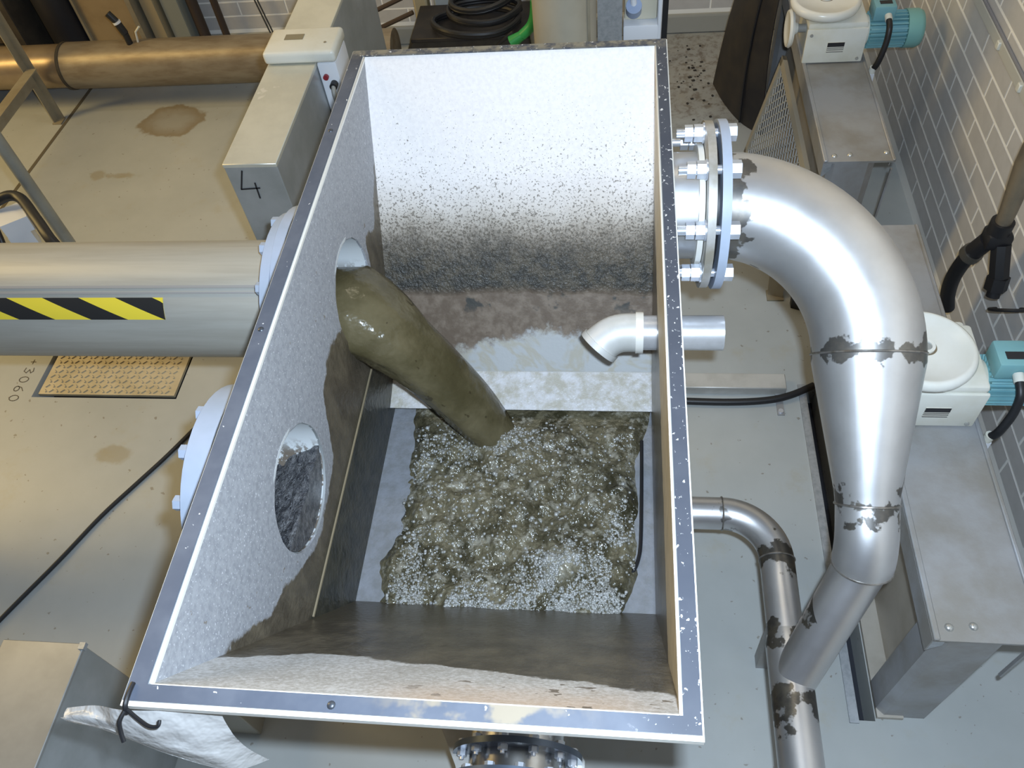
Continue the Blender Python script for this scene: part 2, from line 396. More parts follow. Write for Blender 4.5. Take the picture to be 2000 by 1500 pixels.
def smooth_path(pts, n=6):
    pts = [V(p) for p in pts]; P = [pts[0]] + pts + [pts[-1]]; out = []
    for i in range(1, len(P) - 2):
        p0, p1, p2, p3 = P[i - 1:i + 3]
        for k in range(n):
            t = k / n
            out.append(.5 * ((2 * p1) + (p2 - p0) * t + (2 * p0 - 5 * p1 + 4 * p2 - p3) * t * t + (3 * p1 - p0 - 3 * p2 + p3) * t ** 3))
    return out + [pts[-1]]

# ------------------------------------------------------------------ floor with its two openings
HX0, HX1, HY0, HY1 = -1.80, -1.118, 1.64, 2.32
SX0, SX1, SY0, SY1 = 1.525, 1.575, .455, 1.75
def rect(x0, x1, y0, y1): return [V((x0, y0)), V((x1, y0)), V((x1, y1)), V((x0, y1))]
def cdt_plate(outer, holes, inside):
    vs = list(outer); es = [(i, (i + 1) % len(outer)) for i in range(len(outer))]
    for h in holes:
        k = len(vs); vs += h; es += [(k + i, k + (i + 1) % len(h)) for i in range(len(h))]
    r = geometry.delaunay_2d_cdt(vs, es, [], 0, 1e-6)
    return r[0], [f for f in r[2] if inside(sum((r[0][i] for i in f), V((0, 0))) / len(f))]
def notin(c): return not ((HX0 < c.x < HX1 and HY0 < c.y < HY1) or (SX0 < c.x < SX1 and SY0 < c.y < SY1))
vs, fs = cdt_plate(rect(-5.5, 2.13, -2.5, 4.42), [rect(HX0, HX1, HY0, HY1), rect(SX0, SX1, SY0, SY1)], notin)
b = B(); vv = [b.bm.verts.new((p.x, p.y, 0)) for p in vs]
ff = [b.bm.faces.new([vv[i] for i in f]) for f in fs]
b.bm.normal_update(); ret = bmesh.ops.extrude_face_region(b.bm, geom=ff)
bmesh.ops.translate(b.bm, verts=[g for g in ret['geom'] if isinstance(g, bmesh.types.BMVert)], vec=(0, 0, -.12))
floor = b.obj('floor', floor_m, kind='structure', origin=(0, 0, 0))
B().box(-5.5, 2.13, -2.5, 4.42, -.16, -.121).obj('pit_bottom', pitm, floor)
B().box(SX0 - .028, SX0, SY0 - .01, SY1, .0, .008).obj('trench_edge', galv, floor, label='grey steel angle along the open slot')
b = B(); b.obox((-2.555, 3.2, .0006), (.012, .98, 0) and (.011, 0, 0), (.055, 1.1, 0), (0, 0, .0006)); b.obj('joint', M('floor_joint', (.10, .085, .06), .8), floor)
# handwriting on the floor: + 30 60, read from the side
def strokes(b, polys, o, ux, uy, s, r, lift):
    o, ux, uy = V(o), V(ux), V(uy); nrm = ux.cross(uy).normalized()
    for pl in polys:
        pts = [o + ux * (x * s) + uy * (y * s) for x, y in pl]
        for a, c in zip(pts, pts[1:]):
            d = (c - a); L = d.length / 2; d.normalize()
            b.obox((a + c) / 2 + nrm * lift, d * (L + r * .5), nrm.cross(d) * r, nrm * lift)
def circ(cx, cy, rx, ry, n=12): return [(cx + rx * cos(2 * pi * i / n), cy + ry * sin(2 * pi * i / n)) for i in range(n + 1)]
G = {'+': [[(.2, .5), (.7, .5)], [(.45, .25), (.45, .75)]], '3': [[(.1, .9), (.5, 1), (.7, .8), (.3, .55), (.7, .35), (.5, .05), (.1, .1)]],
     '0': [circ(.4, .5, .32, .46)], '6': [[(.65, 1), (.25, .7), (.12, .3)], circ(.4, .27, .28, .26)]}
b = B()
for i, ch in enumerate('+3060'):
    strokes(b, G[ch], (-1.905 - .0 * i, 1.86 - .052 * i, .0), (.0, -1, 0), (1, .0, 0), .048, .0018, .0006)
b.obj('floor_writing', fadedink, floor, label='faint handwritten figures')

# hatch cover
h = thing('floor_hatch', 'square tread plate hatch cover let into the floor under the striped pipe', 'hatch', (-1.459, 1.98, -.1))
B().box(HX0 + .02, HX1 - .02, HY0 + .022, HY1 - .02, -.02, -.006).obj('plate', hatch_m, h)
B().box(HX0 + .06, HX1 - .06, HY0 + .06, HY1 - .06, -.1205, -.0195).obj('support_frame', pitm, h)
b = B()
for i in range(22):
    for j in range(22):
        x = HX0 + .045 + i * .0275; y = HY0 + .04 + j * .0275
        a = pi / 4 if (i + j) % 2 else -pi / 4
        if x > HX1 - .03 or y > HY1 - .03: continue
        d = V((cos(a), sin(a), 0)); b.obox((x, y, -.0035), d * .010, V((-d.y, d.x, 0)) * .0032, (0, 0, .0022))
b.obj('tread_bars', hatch_m, h, kind='stuff')

# ------------------------------------------------------------------ walls
WX = 2.13
wall_r = B().box(WX, WX + .2, -2.5, 4.62, 0, 3.2).obj('wall_right', mortar_m, kind='structure', origin=(WX, 1, 0))
wall_b = B().box(-5.5, WX, 4.42, 4.62, 0, 3.2).obj('wall_back', mortar_m, kind='structure', origin=(-1.7, 4.42, 0))
PITCH = .0894; BL = .30
me_r = None
def bricks(root, along, zmin, zmax, a0, a1, base_z, a_off):
    proto = None; k = math.ceil((zmin - base_z) / PITCH)
    while base_z + k * PITCH < zmax:
        z = base_z + k * PITCH + PITCH / 2; a = a0 + ((a_off + (k % 2) * BL / 2 - a0) % BL) - BL / 2
        while a < a1:
            if proto is None:
                bb = B(); hl = BL / 2 - .004; hh = PITCH / 2 - .004
                if along == 'y': bb.box(-.0015, .06, -hl, hl, -hh, hh, .002)
                else: bb.box(-hl, hl, -.0015, .06, -hh, hh, .002)
                bb.bm.transform(Matrix.Translation(root.location)); proto = bb.obj('brick', brick_m, root, smooth=0); o = proto
            else: o = inst(proto, (0, 0, 0), root)
            jit = random.uniform(-.0005, .0005)
            o.location = (jit, a - root.location.y, z) if along == 'y' else (a - root.location.x, jit, z)
            a += BL
        k += 1
bricks(wall_r, 'y', .02, 1.46, .15, 4.36, .60, 2.67 - .15)
bricks(wall_b, 'x', .12, .62, -3.2, 2.0, .13, .1)
B().box(WX - .02, WX - .0045, 4.3, 4.4, 0, .02)
B().box(-5.5, WX, 4.385, 4.418, 0, .115, .01).obj('baseboard_back', cove_m, kind='structure')

# painted-over trunking on the right wall
cd = thing('wall_trunking', 'low painted trunking strip along the right hand brick wall', 'trunking', (2.12, 2.4, .95))
wallpaint = M('wall_paint', (.50, .50, .46), .5)
B().box(WX - .012, WX - .002, .2, 4.38, .955, 1.0, .004).obj('strip', wallpaint, cd)
B().cyl((WX - .008, .2, 1.008), (WX - .008, 4.38, 1.008), .006, seg=8).obj('wire', M('dark_line_grey', (.20, .20, .22), .5), cd)  # thin dark line along the top edge of the strip
for y in (2.54, 2.28, 3.1, 1.6):
    B().box(WX - .022, WX - .002, y - .012, y + .012, .965, .995, .003).obj('clip', cream, cd)

# ------------------------------------------------------------------ tank
tank = thing('inlet_tank', 'large open topped pale steel tank of churning dirty water, in the middle', 'tank', (.45, .92, 0))
def xl(z): return .0365 + (1.46 - z) * .024
def xr(z): return .872 + (1.46 - z) * .013
TH = .006
# left wall with its two round openings
H1, H2, HR = (1.215, 1.11), (.59, 1.11), .152
outer = [V((.027, 1.457)), V((.373, .867)), V((.535, .58)), V((1.27, .58)), V((1.425, .867)), V((1.825, 1.457))]
cs = [[V((hc[0] + HR * cos(2 * pi * i / 40), hc[1] + HR * sin(2 * pi * i / 40))) for i in range(40)] for hc in (H1, H2)]
vs, fs = cdt_plate(outer, cs, lambda c: all((c - V(hc)).length > HR * .985 for hc in (H1, H2)))
b = B(); vv = [b.bm.verts.new((xl(p.y), p.x, p.y)) for p in vs]
f2 = [b.bm.faces.new([vv[i] for i in f]) for f in fs]
b.bm.normal_update()
if f2[0].normal.x < 0: bmesh.ops.reverse_faces(b.bm, faces=f2)
b.bm.normal_update(); ret = bmesh.ops.extrude_face_region(b.bm, geom=f2)
bmesh.ops.translate(b.bm, verts=[g for g in ret['geom'] if isinstance(g, bmesh.types.BMVert)], vec=(-TH, 0, 0))
b.obj('left_wall', T['left'], tank, 30, label='grey side wall with two round openings')
# near, far, right walls, floor and lip
def plate(name, quad, th, mat, label=None, seg=1):
    quad = [V(p) for p in quad]; n = (quad[1] - quad[0]).cross(quad[2] - quad[0]).normalized() * th
    b = B(); b.prism(quad, n); return b.obj(name, mat, tank, 30, label)
zl = .58
plate('near_wall', [(xl(1.457), .027, 1.457), (xr(1.457), .027, 1.457), (xr(zl), .535, zl), (xl(zl), .535, zl)], -TH, T['near'], 'sloping plate nearest the viewer, brown below')
plate('far_wall', [(xl(1.457), 1.825, 1.457), (xr(1.457), 1.825, 1.457), (xr(.672), 1.283, .672), (xl(.672), 1.283, .672)], TH, T['far'], 'sloping plate, white above and muddy below')
plate('lip', [(xl(.672), 1.283, .672), (xr(.672), 1.283, .672), (xr(.635), 1.158, .635), (xl(.635), 1.158, .635)], -.004, T['lip'], 'bright wet sloping lip')
plate('right_wall', [(xr(1.457), .027, 1.457), (xr(1.457), 1.825, 1.457), (xr(.672), 1.283, .672), (xr(.58), 1.27, .58), (xr(zl), .535, zl)], -TH, T['right'])
B().box(xl(.6), xr(.6), 1.262, 1.268, .575, .664).obj('riser', T['lip'], tank, 30)
B().box(xl(.59) - .004, xr(.59) + .004, .52, 1.27, .572, .59).obj('floor_plate', T['floor'], tank, 30)
# the outer faces of the plates are plain steel
for o_ in tank.children:
    if o_.name.endswith('_wall'):
        o_.data.materials.append(boxn_m); mid = V((.455, .9, .85)) - tank.location
        for pg in o_.data.polygons:
            if pg.normal.dot(pg.center - mid) > 0: pg.material_index = 1
# weld lines
for nm, a, c in (('weld', (xl(.867) + .001, .373, .867), (xl(.867) + .001, 1.425, .867)),):
    B().cyl(a, c, .0035, seg=6).obj('weld', M('weld_line', (.22, .18, .115), .45), tank)
B().cyl((xl(.672), 1.281, .673), (xr(.672), 1.281, .673), .003, seg=6).obj('weld', M('grey_weld', (.40, .40, .38), .4), tank)
# rim: a steel flange with a speckled gasket on top
def frame(b, xo0, xo1, yo0, yo1, xi0, xi1, yi0, yi1, z0, z1):
    o = [(xo0, yo0), (xo1, yo0), (xo1, yo1), (xo0, yo1)]; i = [(xi0, yi0), (xi1, yi0), (xi1, yi1), (xi0, yi1)]
    for k in range(4):
        j = (k + 1) % 4; b.prism([(*o[k], z0), (*o[j], z0), (*i[j], z0), (*i[k], z0)], (0, 0, z1 - z0))
    bmesh.ops.remove_doubles(b.bm, verts=b.bm.verts[:], dist=1e-5)
b = B(); frame(b, -.003, .903, -.008, 1.853, .0275, .876, .0235, 1.829, 1.441, 1.4565); b.obj('rim_flange', edge_m, tank, 30, label='white steel edge below the gasket')
b = B(); frame(b, 0, .9, 0, 1.85, .0315, .8735, .026, 1.8225, 1.4565, 1.4605); b.obj('gasket', gasket_m, tank, 30, label='dark grey speckled strip on the rim')
B().box(.0315, .0385, .027, 1.824, 1.447, 1.458, .002).obj('inner_edge', edge_m, tank)  # white strip paints the lit fold along the left wall top
B().box(.868, .8735, .027, 1.824, 1.447, 1.458, .002).obj('inner_edge', edge_m, tank)
B().box(.038, .868, .0245, .029, 1.447, 1.458, .001).obj('inner_edge', edge_m, tank)
for (x, y) in ((.0145, .775), (.0145, 1.47), (.34, .011)):
    B().lathe((x, y, 1.4603), (0, 0, 1), [(0, .003), (.004, .003), (.0065, .001), (.007, 0), (0, 0)], 12).obj('screw', M('dark_screw', (.09, .10, .12), .35, .6), tank)
# sleeves, flanges, stud bolts on the left
for hc in (H1, H2):
    B().ring((-.12, *hc), (.0415, *hc), HR + .008, HR, 48).obj('sleeve', sleeve_m, tank)
    B().ring((-.10, *hc), (-.072, *hc), .24, HR + .008, 48).obj('flange', bluegrey, tank, label='pale blue grey flange ring')
B().lathe((-.125, *H2), (1, 0, 0), [(0, 0), (.24, 0), (.24, .025), (0, .025), (0, 0)], 48).obj('blind_cover', bluegrey, tank, label='blank disc closing the nearer opening')
bolt = None
for n_, hc in enumerate((H1, H2)):
    for i in range(12):
        a = 2 * pi * (i + .35) / 12; x0 = -.152 if n_ else -.146
        P = V((x0, hc[0] + .208 * cos(a), hc[1] + .208 * sin(a)))
        if bolt is None:
            bb = B(); bb.hexa((0, 0, 0), (.020, 0, 0), .017); bb.cyl((.020, 0, 0), (.075, 0, 0), .009, seg=8)
            bb.bm.transform(Matrix.Translation(tank.location)); bolt = bb.obj('bolt', bluegrey if True else zinc, tank); bolt.location = P - tank.location
        else: inst(bolt, P - tank.location, tank)
# sludge standing in the blanked opening
b = B(); pr = []
N = 22
for i in range(N + 1):
    row = []
    for j in range(N + 1):
        u = -1 + 2 * j / N; x = .036 - .125 * i / N
        zt = -.012 - .06 * (i / N) + .012 * noise.noise(V((x * 40, u * 6, 0))) + .008 * noise.noise(V((x * 90, u * 16, 3)))
        zz = H2[1] + min(zt, .1) - .03
        hw = math.sqrt(max(HR ** 2 - (zz - H2[1]) ** 2, 0)) * .995
        row.append((x, H2[0] + u * hw, zz))
    pr.append(row)
bot = [(.036, H2[0] + HR * .97 * cos(a), H2[1] + HR * .97 * sin(a)) for a in [pi + pi * .12 + pi * .76 * k / N for k in range(N + 1)]]
b.sheet(pr, .004)
front = [pr[0], bot]
b.sheet(front, .004)
tag(b.obj('sludge', sludge_m, smooth=60), 'grey wet sludge lying in the nearer round opening', 'sludge', kind='stuff')
# sump below and legs
B().box(.2, .84, .58, 1.12, .22, .571, .01).obj('sump', steel, tank)
for x in (.12, .80):
    for y in (.60, 1.12): B().box(x - .025, x + .025, y - .025, y + .025, 0, .572, .004).obj('leg', steel, tank)
# outlet stub toward the elbow
FC = V((0, 1.37, 1.27)); ER = .1365
B().ring((.876, FC.y, FC.z), (.975, FC.y, FC.z), ER, ER - .006, 40).obj('outlet_stub', elbow_m, tank)
B().ring((.968, FC.y, FC.z), (.982, FC.y, FC.z), ER + .022, ER - .006, 40).obj('stub_collar', edge_m, tank)
B().ring((.984, FC.y, FC.z), (1.004, FC.y, FC.z), .213, ER - .01, 56).obj('backing_flange', beigering, tank, label='stained beige steel ring')

# black rubber seal strip on the tank floor
pth = [(.852, 1.075, .598), (.850, .9, .598), (.846, .74, .598), (.838, .68, .598), (.82, .64, .598), (.79, .618, .598)]
tag(B().tube(smooth_path(pth, 5), .0055, 8).obj('seal_strip', black), 'thin black seal strip curving along the right of the tank floor', 'seal')

# ------------------------------------------------------------------ water
def wh(x, y):
    q = V((x, y, 0))
    h = .020 * noise.noise(q * 7) + .015 * noise.noise(q * 17 + V((5, 0, 0))) + .009 * noise.noise(q * 38 + V((0, 9, 0))) + .004 * noise.noise(q * 75) + .0012 * noise.noise(q * 140)
    for cx, cy, s, a in ((.62, .62, .05, .05), (.45, 1.06, .09, .025), (.57, .88, .14, .022), (.80, 1.12, .05, .03)):
        h += a * math.exp(-((x - cx) ** 2 + (y - cy) ** 2) / (2 * s * s))
    if y > 1.05: h *= max(.15, 1 - (y - 1.05) / .1)
    return .608 + h
NX, NY = 420, 380
x0, x1, y0, y1 = .07, .883, .487, 1.262
verts = []; keep = {}
for j in range(NY + 1):
    y = y0 + (y1 - y0) * j / NY
    le = .125 + .012 * math.sin(y * 9) + .030 * noise.noise(V((3, y * 7, 0))) + .012 * noise.noise(V((8, y * 30, 0)))
    ri = .842 + .012 * noise.noise(V((6, y * 11, 0))) + max(0, (y - 1.0)) * .25 - max(0, .64 - y) * .35
    for i in range(NX + 1):
        x = x0 + (x1 - x0) * i / NX
        k = min(max((x - le) / .05, 0), 1) ** .7 * min(max((ri - x) / .04, 0), 1) ** .7
        z = wh(x, y) * k + .580 * (1 - k)
        verts.append((x, y, z))
faces = [(j * (NX + 1) + i, j * (NX + 1) + i + 1, (j + 1) * (NX + 1) + i + 1, (j + 1) * (NX + 1) + i) for j in range(NY) for i in range(NX)
         if max(verts[j * (NX + 1) + i][2], verts[j * (NX + 1) + i + 1][2], verts[(j + 1) * (NX + 1) + i][2]) > .586]
me = bpy.data.meshes.new('water'); me.from_pydata(verts, [], faces); me.materials.append(water_m); me.shade_smooth()
wo = bpy.data.objects.new('water', me); C.objects.link(wo)
bmx = bmesh.new(); bmx.from_mesh(me); bmesh.ops.delete(bmx, geom=[v for v in bmx.verts if not v.link_faces], context='VERTS')
bmx.transform(Matrix.Translation((-.48, -.85, -.585))); bmx.to_mesh(me); bmx.free(); wo.location = (.48, .85, .585)
tag(wo, 'turbulent brown water bubbling over the bottom of the open tank', 'water', kind='stuff')

# falling stream
rings = []
NS = 40; SEG = 30
for i in range(NS + 1):
    t_ = i / NS
    x = -.06 + .47 * t_; tt = max(0, (x - .02) / .38)
    cpos = V((x, 1.205 - .115 * tt, 1.045 - .45 * tt ** 1.7))
    tx = V((.38, -.115, -.76 * tt ** .7)).normalized(); side = V((.2, 1, 0)); side = (side - tx * side.dot(tx)).normalized(); up = side.cross(tx) * -1
    if up.z < 0: up = -up
    hw = .145 * (1 - .72 * tt + .25 * tt * tt); hh = .110 * (1 - .85 * tt + .40 * tt * tt)
    ring = []
    for k in range(SEG):
        a = 2 * pi * k / SEG
        r_ = 1 + .07 * noise.noise(V((cos(a) * 2.6, sin(a) * 2.6, t_ * 3))) * (1 + 1.6 * tt) + .02 * noise.noise(V((cos(a) * 6, sin(a) * 6, t_ * 16)))
        if tt <= .0: r_ = min(r_, 1)
        ring.append(cpos + side * (hw * cos(a) * r_) + up * (hh * sin(a) * r_))
    rings.append(ring)
so = B().loft(rings).obj('water_stream', stream_m, smooth=80)
tag(so, 'thick brown stream pouring from the far round opening into the tank', 'water', kind='stuff')
# bubbles
b = B(); ico = bmesh.new(); bmesh.ops.create_icosphere(ico, subdivisions=1, radius=1)
iv = [v.co.copy() for v in ico.verts]; ifa = [[v.index for v in f.verts] for f in ico.faces]; ico.free()
vs, fs = [], []
def bubble(x, y, r):
    z = wh(x, y) - r * .1; k = len(vs)
    vs.extend([(x + v.x * r, y + v.y * r, z + v.z * r * .8) for v in iv]); fs.extend([[k + i for i in f] for f in ifa])
n = 0
while n < 6000:
    u = random.random()
    if u < .36: x, y = random.uniform(.14, .83), .50 + abs(random.gauss(0, .045))
    elif u < .52: x, y = random.gauss(.62, .05), random.gauss(.61, .05)
    elif u < .68: x, y = random.gauss(.77, .04), random.gauss(.64, .10)
    elif u < .78: x, y = random.gauss(.2, .03), random.uniform(.52, 1.1)
    elif u < .88: x, y = random.gauss(.42, .08), random.gauss(1.05, .05)
    else: x, y = random.uniform(.18, .83), random.uniform(.52, 1.12)
    if not (.15 < x < .83 - max(0, .64 - y) * .35 and .50 < y < 1.16): continue
    if noise.noise(V((x * 12, y * 12, 4))) < -.12 and u < .9: continue
    bubble(x, y, random.choice((.0016, .002, .0025, .003, .004, .0055)) * (1.5 if u > .985 else 1)); n += 1
me = bpy.data.meshes.new('foam'); me.from_pydata(vs, [], fs); me.materials.append(foam_m); me.shade_smooth()
fo = bpy.data.objects.new('foam', me); C.objects.link(fo)
tag(fo, 'froth of small shiny bubbles floating on the tank water, pale to suggest glints', 'foam', kind='stuff')

# ------------------------------------------------------------------ overflow stub with elbow fitting
ov = thing('drain_pipe', 'short pale pipe through the tank wall, with a bent nozzle inside', 'pipe', (.9, 1.14, .99))
PY, PZ = 1.135, 1.035
B().ring((.80, PY, PZ), (1.052, PY, PZ), .047, .041, 32).obj('pipe', M('pale_pipe', (.66, .66, .68), .35, .5, (.55, .55, .56), 12), ov)
B().ring((.822, PY, PZ), (.842, PY, PZ), .056, .045, 32).obj('collar', edge_m, ov)
ctr = [V((.845, PY, PZ)), V((.80, PY, PZ))]; d0 = V((-1, 0, 0)); d1 = V((-.62, -.50, -.60)).normalized()
a = V((.80, PY, PZ)); c_ = a + d0 * .045 + d1 * .05
path = [V((.825, PY, PZ))] + bez(a, a + d0 * .045, c_, 8)
ro = [.052] * len(path); ro[-1] = .056; ro[-2] = .053
b = B(); b.tube(path, ro, 32, cap=False)
inn = B(); b.tube(path, [.043] * len(path), 32, cap=False)
endo = path[-1]; dd = (path[-1] - path[-2]).normalized(); b.ring(endo - dd * .012, endo + dd * .004, .058, .043, 32)
b.obj('elbow_fitting', M('galvanised_fitting', (.62, .62, .61), .45, .15, (.55, .55, .52), 14), ov)
B().lathe(endo - dd * .03, dd, [(0, 0), (.0425, 0), (.0425, .004), (0, .004), (0, 0)], 24).obj('bore', black, ov)

# ------------------------------------------------------------------ big elbow pipe
el = thing('elbow_pipe', 'bright steel pipework right of tank, big elbow narrowing into a low pipe', 'pipe', (1.25, .6, .3))
RB = .385; cen = V((1.02, FC.y, FC.z)) + ED * RB
pts = [V((1.006, FC.y, FC.z))] + [cen + (-ED * cos(a) + V((1, 0, 0)) * sin(a)) * RB for a in [pi / 2 * i / 24 for i in range(25)]]
B().tube(pts, ER, 48, cap=False).obj('elbow', elbow_m, el, 60)
B().tube([ELB_END, ELB_END + ED * .02, ELB_END + ED * .35, P1], [ER, ER, .079, .0765], 48, cap=False).obj('reducer', elbow_m, el, 60)
JN = V((1.255, .43, .42))
P2 = V((1.402, .640, .705))
br = [P1, P1 + ED * .05] + bez(P1 + ED * .055, P1 + ED * .11, P2, 8)[1:]
B().tube(br, [.0765] * (len(br) - 1) + [.0755], 40, cap=False).obj('bend', elbow_m, el, 60)
B().tube([P2 + (P2 - JN) * .06, JN], [.066, .058], 40, cap=False).obj('branch', low_m, el, 60)
for P_, D_, r_ in ((ELB_END, ED, ER), (P1, ED, .077), (P2, br[-1] - br[-2], .0745)):
    u = V(D_).normalized(); o1 = u.orthogonal().normalized(); o2 = u.cross(o1)
    b = B(); rr = []
    for k in range(49):
        a = 2 * pi * k / 48; rr.append(P_ + (o1 * cos(a) + o2 * sin(a)) * (r_ + .0005 + .0006 * noise.noise(V((a * 6, r_ * 50, 0)))))
    b.tube(rr, .0032, 6); b.obj('weld_bead', M('weld_bead', (.36, .34, .32), .3, .8, (.2, .18, .15), 40), el)
B().ring((1.016, FC.y, FC.z), (1.038, FC.y, FC.z), .216, ER - .004, 56).obj('flange', bluegrey, el, label='blue grey painted flange')
B().ring((1.0045, FC.y, FC.z), (1.0155, FC.y, FC.z), .165, ER, 40).obj('gasket_ring', black, el)
fb = None
for i in range(8):
    a = 2 * pi * (i + .5) / 8; P = V((1.02, FC.y + .187 * cos(a), FC.z + .187 * sin(a)))
    if fb is None:
        bb = B(); bb.hexa((.0185, 0, 0), (.042, 0, 0), .022); bb.cyl((-.105, 0, 0), (.0185, 0, 0), .0115, seg=10)
        bb.hexa((-.062, 0, 0), (-.041, 0, 0), .022); bb.hexa((-.085, 0, 0), (-.065, 0, 0), .021); bb.cyl((-.041, 0, 0), (-.0365, 0, 0), .026, seg=16)
        bb.bm.transform(Matrix.Translation(el.location)); fb = bb.obj('bolt', zinc, el); fb.location = P - el.location
    else: inst(fb, P - el.location, el)

# lower pipe
lp = el
LR = .051
b0 = V((1.09, .93, .42))
path = [V((.842, .93, .42)), b0] + [V((1.10, .78, .42)) + V((sin(a), cos(a), 0)) * .15 for a in [pi / 2 * i / 16 for i in range(17)]] + [V((1.25, .5, .42))]
B().tube(path, LR - .001, 32, cap=False).obj('low_pipe', low_m, lp, 60)
B().tube([V((1.25, .56, .42)), V((1.25, .52, .42)), V((1.25, -.6, .42))], [.0505, .058, .058], 36).obj('tee', low_m, lp, 60, label='wider pipe after the joint')
for P_, ax in (((1.10, .93, .42), 0), ((1.25, .78, .42), 1)):
    b = B(); rr = [V(P_) + (V((0, cos(a), sin(a))) if ax == 0 else V((cos(a), 0, sin(a)))) * (LR) for a in [2 * pi * k / 32 for k in range(33)]]
    b.tube(rr, .0025, 6); b.obj('weld_bead', MATS['weld_bead'], lp)
for y in (-.5, .62):
    B().box(1.23, 1.27, y - .02, y + .02, 0, .365).obj('support', stand_m, lp)

# ------------------------------------------------------------------ striped pipe on the left
sp_ = thing('striped_pipe', 'thick dull steel pipe with yellow and black tape, left of the tank', 'pipe', (-1.2, 1.2, .9))
PC = V((0, 1.2, 1.10)); PR = .165
B().cyl((-2.6, PC.y, PC.z), (-.126, PC.y, PC.z), PR, seg=56).obj('pipe', clad, sp_, 60)
B().ring((-.127, PC.y, PC.z), (-.1015, PC.y, PC.z), .24, .03, 48).obj('flange', bluegrey, sp_)
def arc_strip(b, x0, x1, p0, p1, r, n=8, th=.0012, skew=None):
    g = []
    for i in range(n + 1):
        f = p0 + (p1 - p0) * i / n; s = (skew or 0) * i / n
        g.append([(x0 + s, PC.y + r * cos(f), PC.z + r * sin(f)), (x1 + s, PC.y + r * cos(f), PC.z + r * sin(f))])
    b.sheet(g, th)
for f0, f1 in ((R(120.5), R(123)), (R(126.5), R(128.2))):
    b = B(); arc_strip(b, -2.6, -.127, f0, f1, PR + .0015, 3, .003); b.obj('seam', M('seam_grey', (.44, .44, .44), .45, .5), sp_)
F0, F1 = R(131.5), R(152)
XE = -.428; per = .212; sk = .135
tape_root = B(); arc_strip(tape_root, -2.2, XE, F0, F1, PR + .0015, 8); tape = tape_root.obj('hazard_tape', yellow, sp_, 60, label='yellow and black striped tape')
k = 0; xs = XE - .032
def clipstripe(xa, xb):       # parallelogram clipped at the tape's right end
    g = []
    for i in range(13):
        f = F0 + (F1 - F0) * i / 12; s = sk * i / 12
        a_, c_ = min(xa + s, XE), min(xb + s, XE)
        g.append([(a_, PC.y + (PR + .0022) * cos(f), PC.z + (PR + .0022) * sin(f)), (max(c_, a_ + 1e-4), PC.y + (PR + .0022) * cos(f), PC.z + (PR + .0022) * sin(f))])
    b = B(); b.sheet(g, .0008); return b
x = XE - .032 - .104
for k in range(8):
    clipstripe(x - k * per, x - k * per + .106).obj('black_stripe', tapeblack, tape, 60)
B().cyl((-2.45, 1.2, 0), (-2.45, 1.2, .94), .04, seg=12).obj('support', stand_m, sp_)

# ------------------------------------------------------------------ sheet-metal box marked 4
bx = thing('cable_duct', 'tall narrow sheet metal duct marked 4, behind the striped pipe', 'duct', (-.40, 2.4, 0))
A0, A1, D0, D1, BZ = -.492, -.312, 1.742, 3.2, 1.148
B().box(A0, A1, D0, D1, 0, BZ, .003).obj('body', boxn_m, bx, 30)
B().box(A0 - .001, A1 + .001, D0 - .001, D1, BZ - .012, BZ + .003, .002).obj('cover', lit_top_m, bx, label='cover plate coloured pale as the lit top, with white stains')
b = B()
four = [[(.42, 1.0), (.12, .22), (.80, .26)], [(.70, .48), (.66, -.18)]]
strokes(b, four, (-.474, D0 - .0012, 1.03), (1, 0, 0), (0, 0, 1), .095, .0026, .0006)
b.obj('marking', ink, bx, label='handwritten 4 in black marker')
# control unit straddling the duct
cu_ = thing('control_unit', 'cream control unit with rounded lid sitting across the marked duct', 'control box', (-.33, 2.35, .7))
B().box(A0 - .008, -.232, 2.30, 2.47, BZ + .0045, BZ + .052, .014, 3).obj('lid', cream, cu_)
B().box(A1 + .002, -.236, 2.305, 2.46, .70, BZ + .004, .008, 2).obj('body', whitebox, cu_)
B().box(-.435, -.365, 2.385, 2.42, BZ + .0515, BZ + .0535).obj('window', M('dim_window', (.22, .19, .12), .3), cu_)
B().lathe((-.275, 2.36, BZ + .051), (0, 0, 1), [(0, .003), (.005, .003), (.006, 0), (0, 0)], 10).obj('screw', beam, cu_)
B().cyl((-.285, 2.304, 1.10), (-.285, 2.292, 1.10), .010, seg=14).obj('button', red, cu_)
B().cyl((-.262, 2.305, 1.07), (-.262, 2.28, 1.07), .014, seg=14).obj('cable_gland', black, cu_)
B().tube(smooth_path([(-.262, 2.285, 1.07), (-.258, 2.262, 1.05), (-.250, 2.255, .98), (-.236, 2.26, .90), (-.225, 2.27, .78), (-.225, 2.3, .72)], 5), .0085, 10).obj('cable', gland, cu_)
B().box(A1 + .002, -.236, 2.33, 2.44, 0, .70).obj('bracket', steel, cu_)

# ------------------------------------------------------------------ long brown pipe at the back
bp = thing('brown_pipe', 'long horizontal brown stained pipe along the back wall', 'pipe', (-1.6, 3.89, 0))
B().cyl((-2.44, 3.88, .25), (-.47, 3.88, .25), .130, seg=40).obj('pipe', copper, bp, 60)
B().cyl((-4.2, 3.88, .25), (-2.44, 3.88, .25), .122, seg=40).obj('thinner_pipe', M('coppery_pipe', (.36, .28, .19), .32, .5, (.26, .19, .12), 5), bp, 60)
B().ring((-2.455, 3.88, .25), (-2.437, 3.88, .25), .134, .1, 40).obj('band', dark, bp)
for x in (-3.2, -1.0):
    B().prism([(x - .04, 3.76, 0), (x - .04, 4.0, 0), (x - .04, 4.0, .18), (x - .04, 3.76, .18)], (.08, 0, 0)).obj('saddle', dark, bp)
vl = thing('tap_valve', 'small black tap with white collar standing on the brown pipe', 'tap', (-2.01, 3.89, .378))
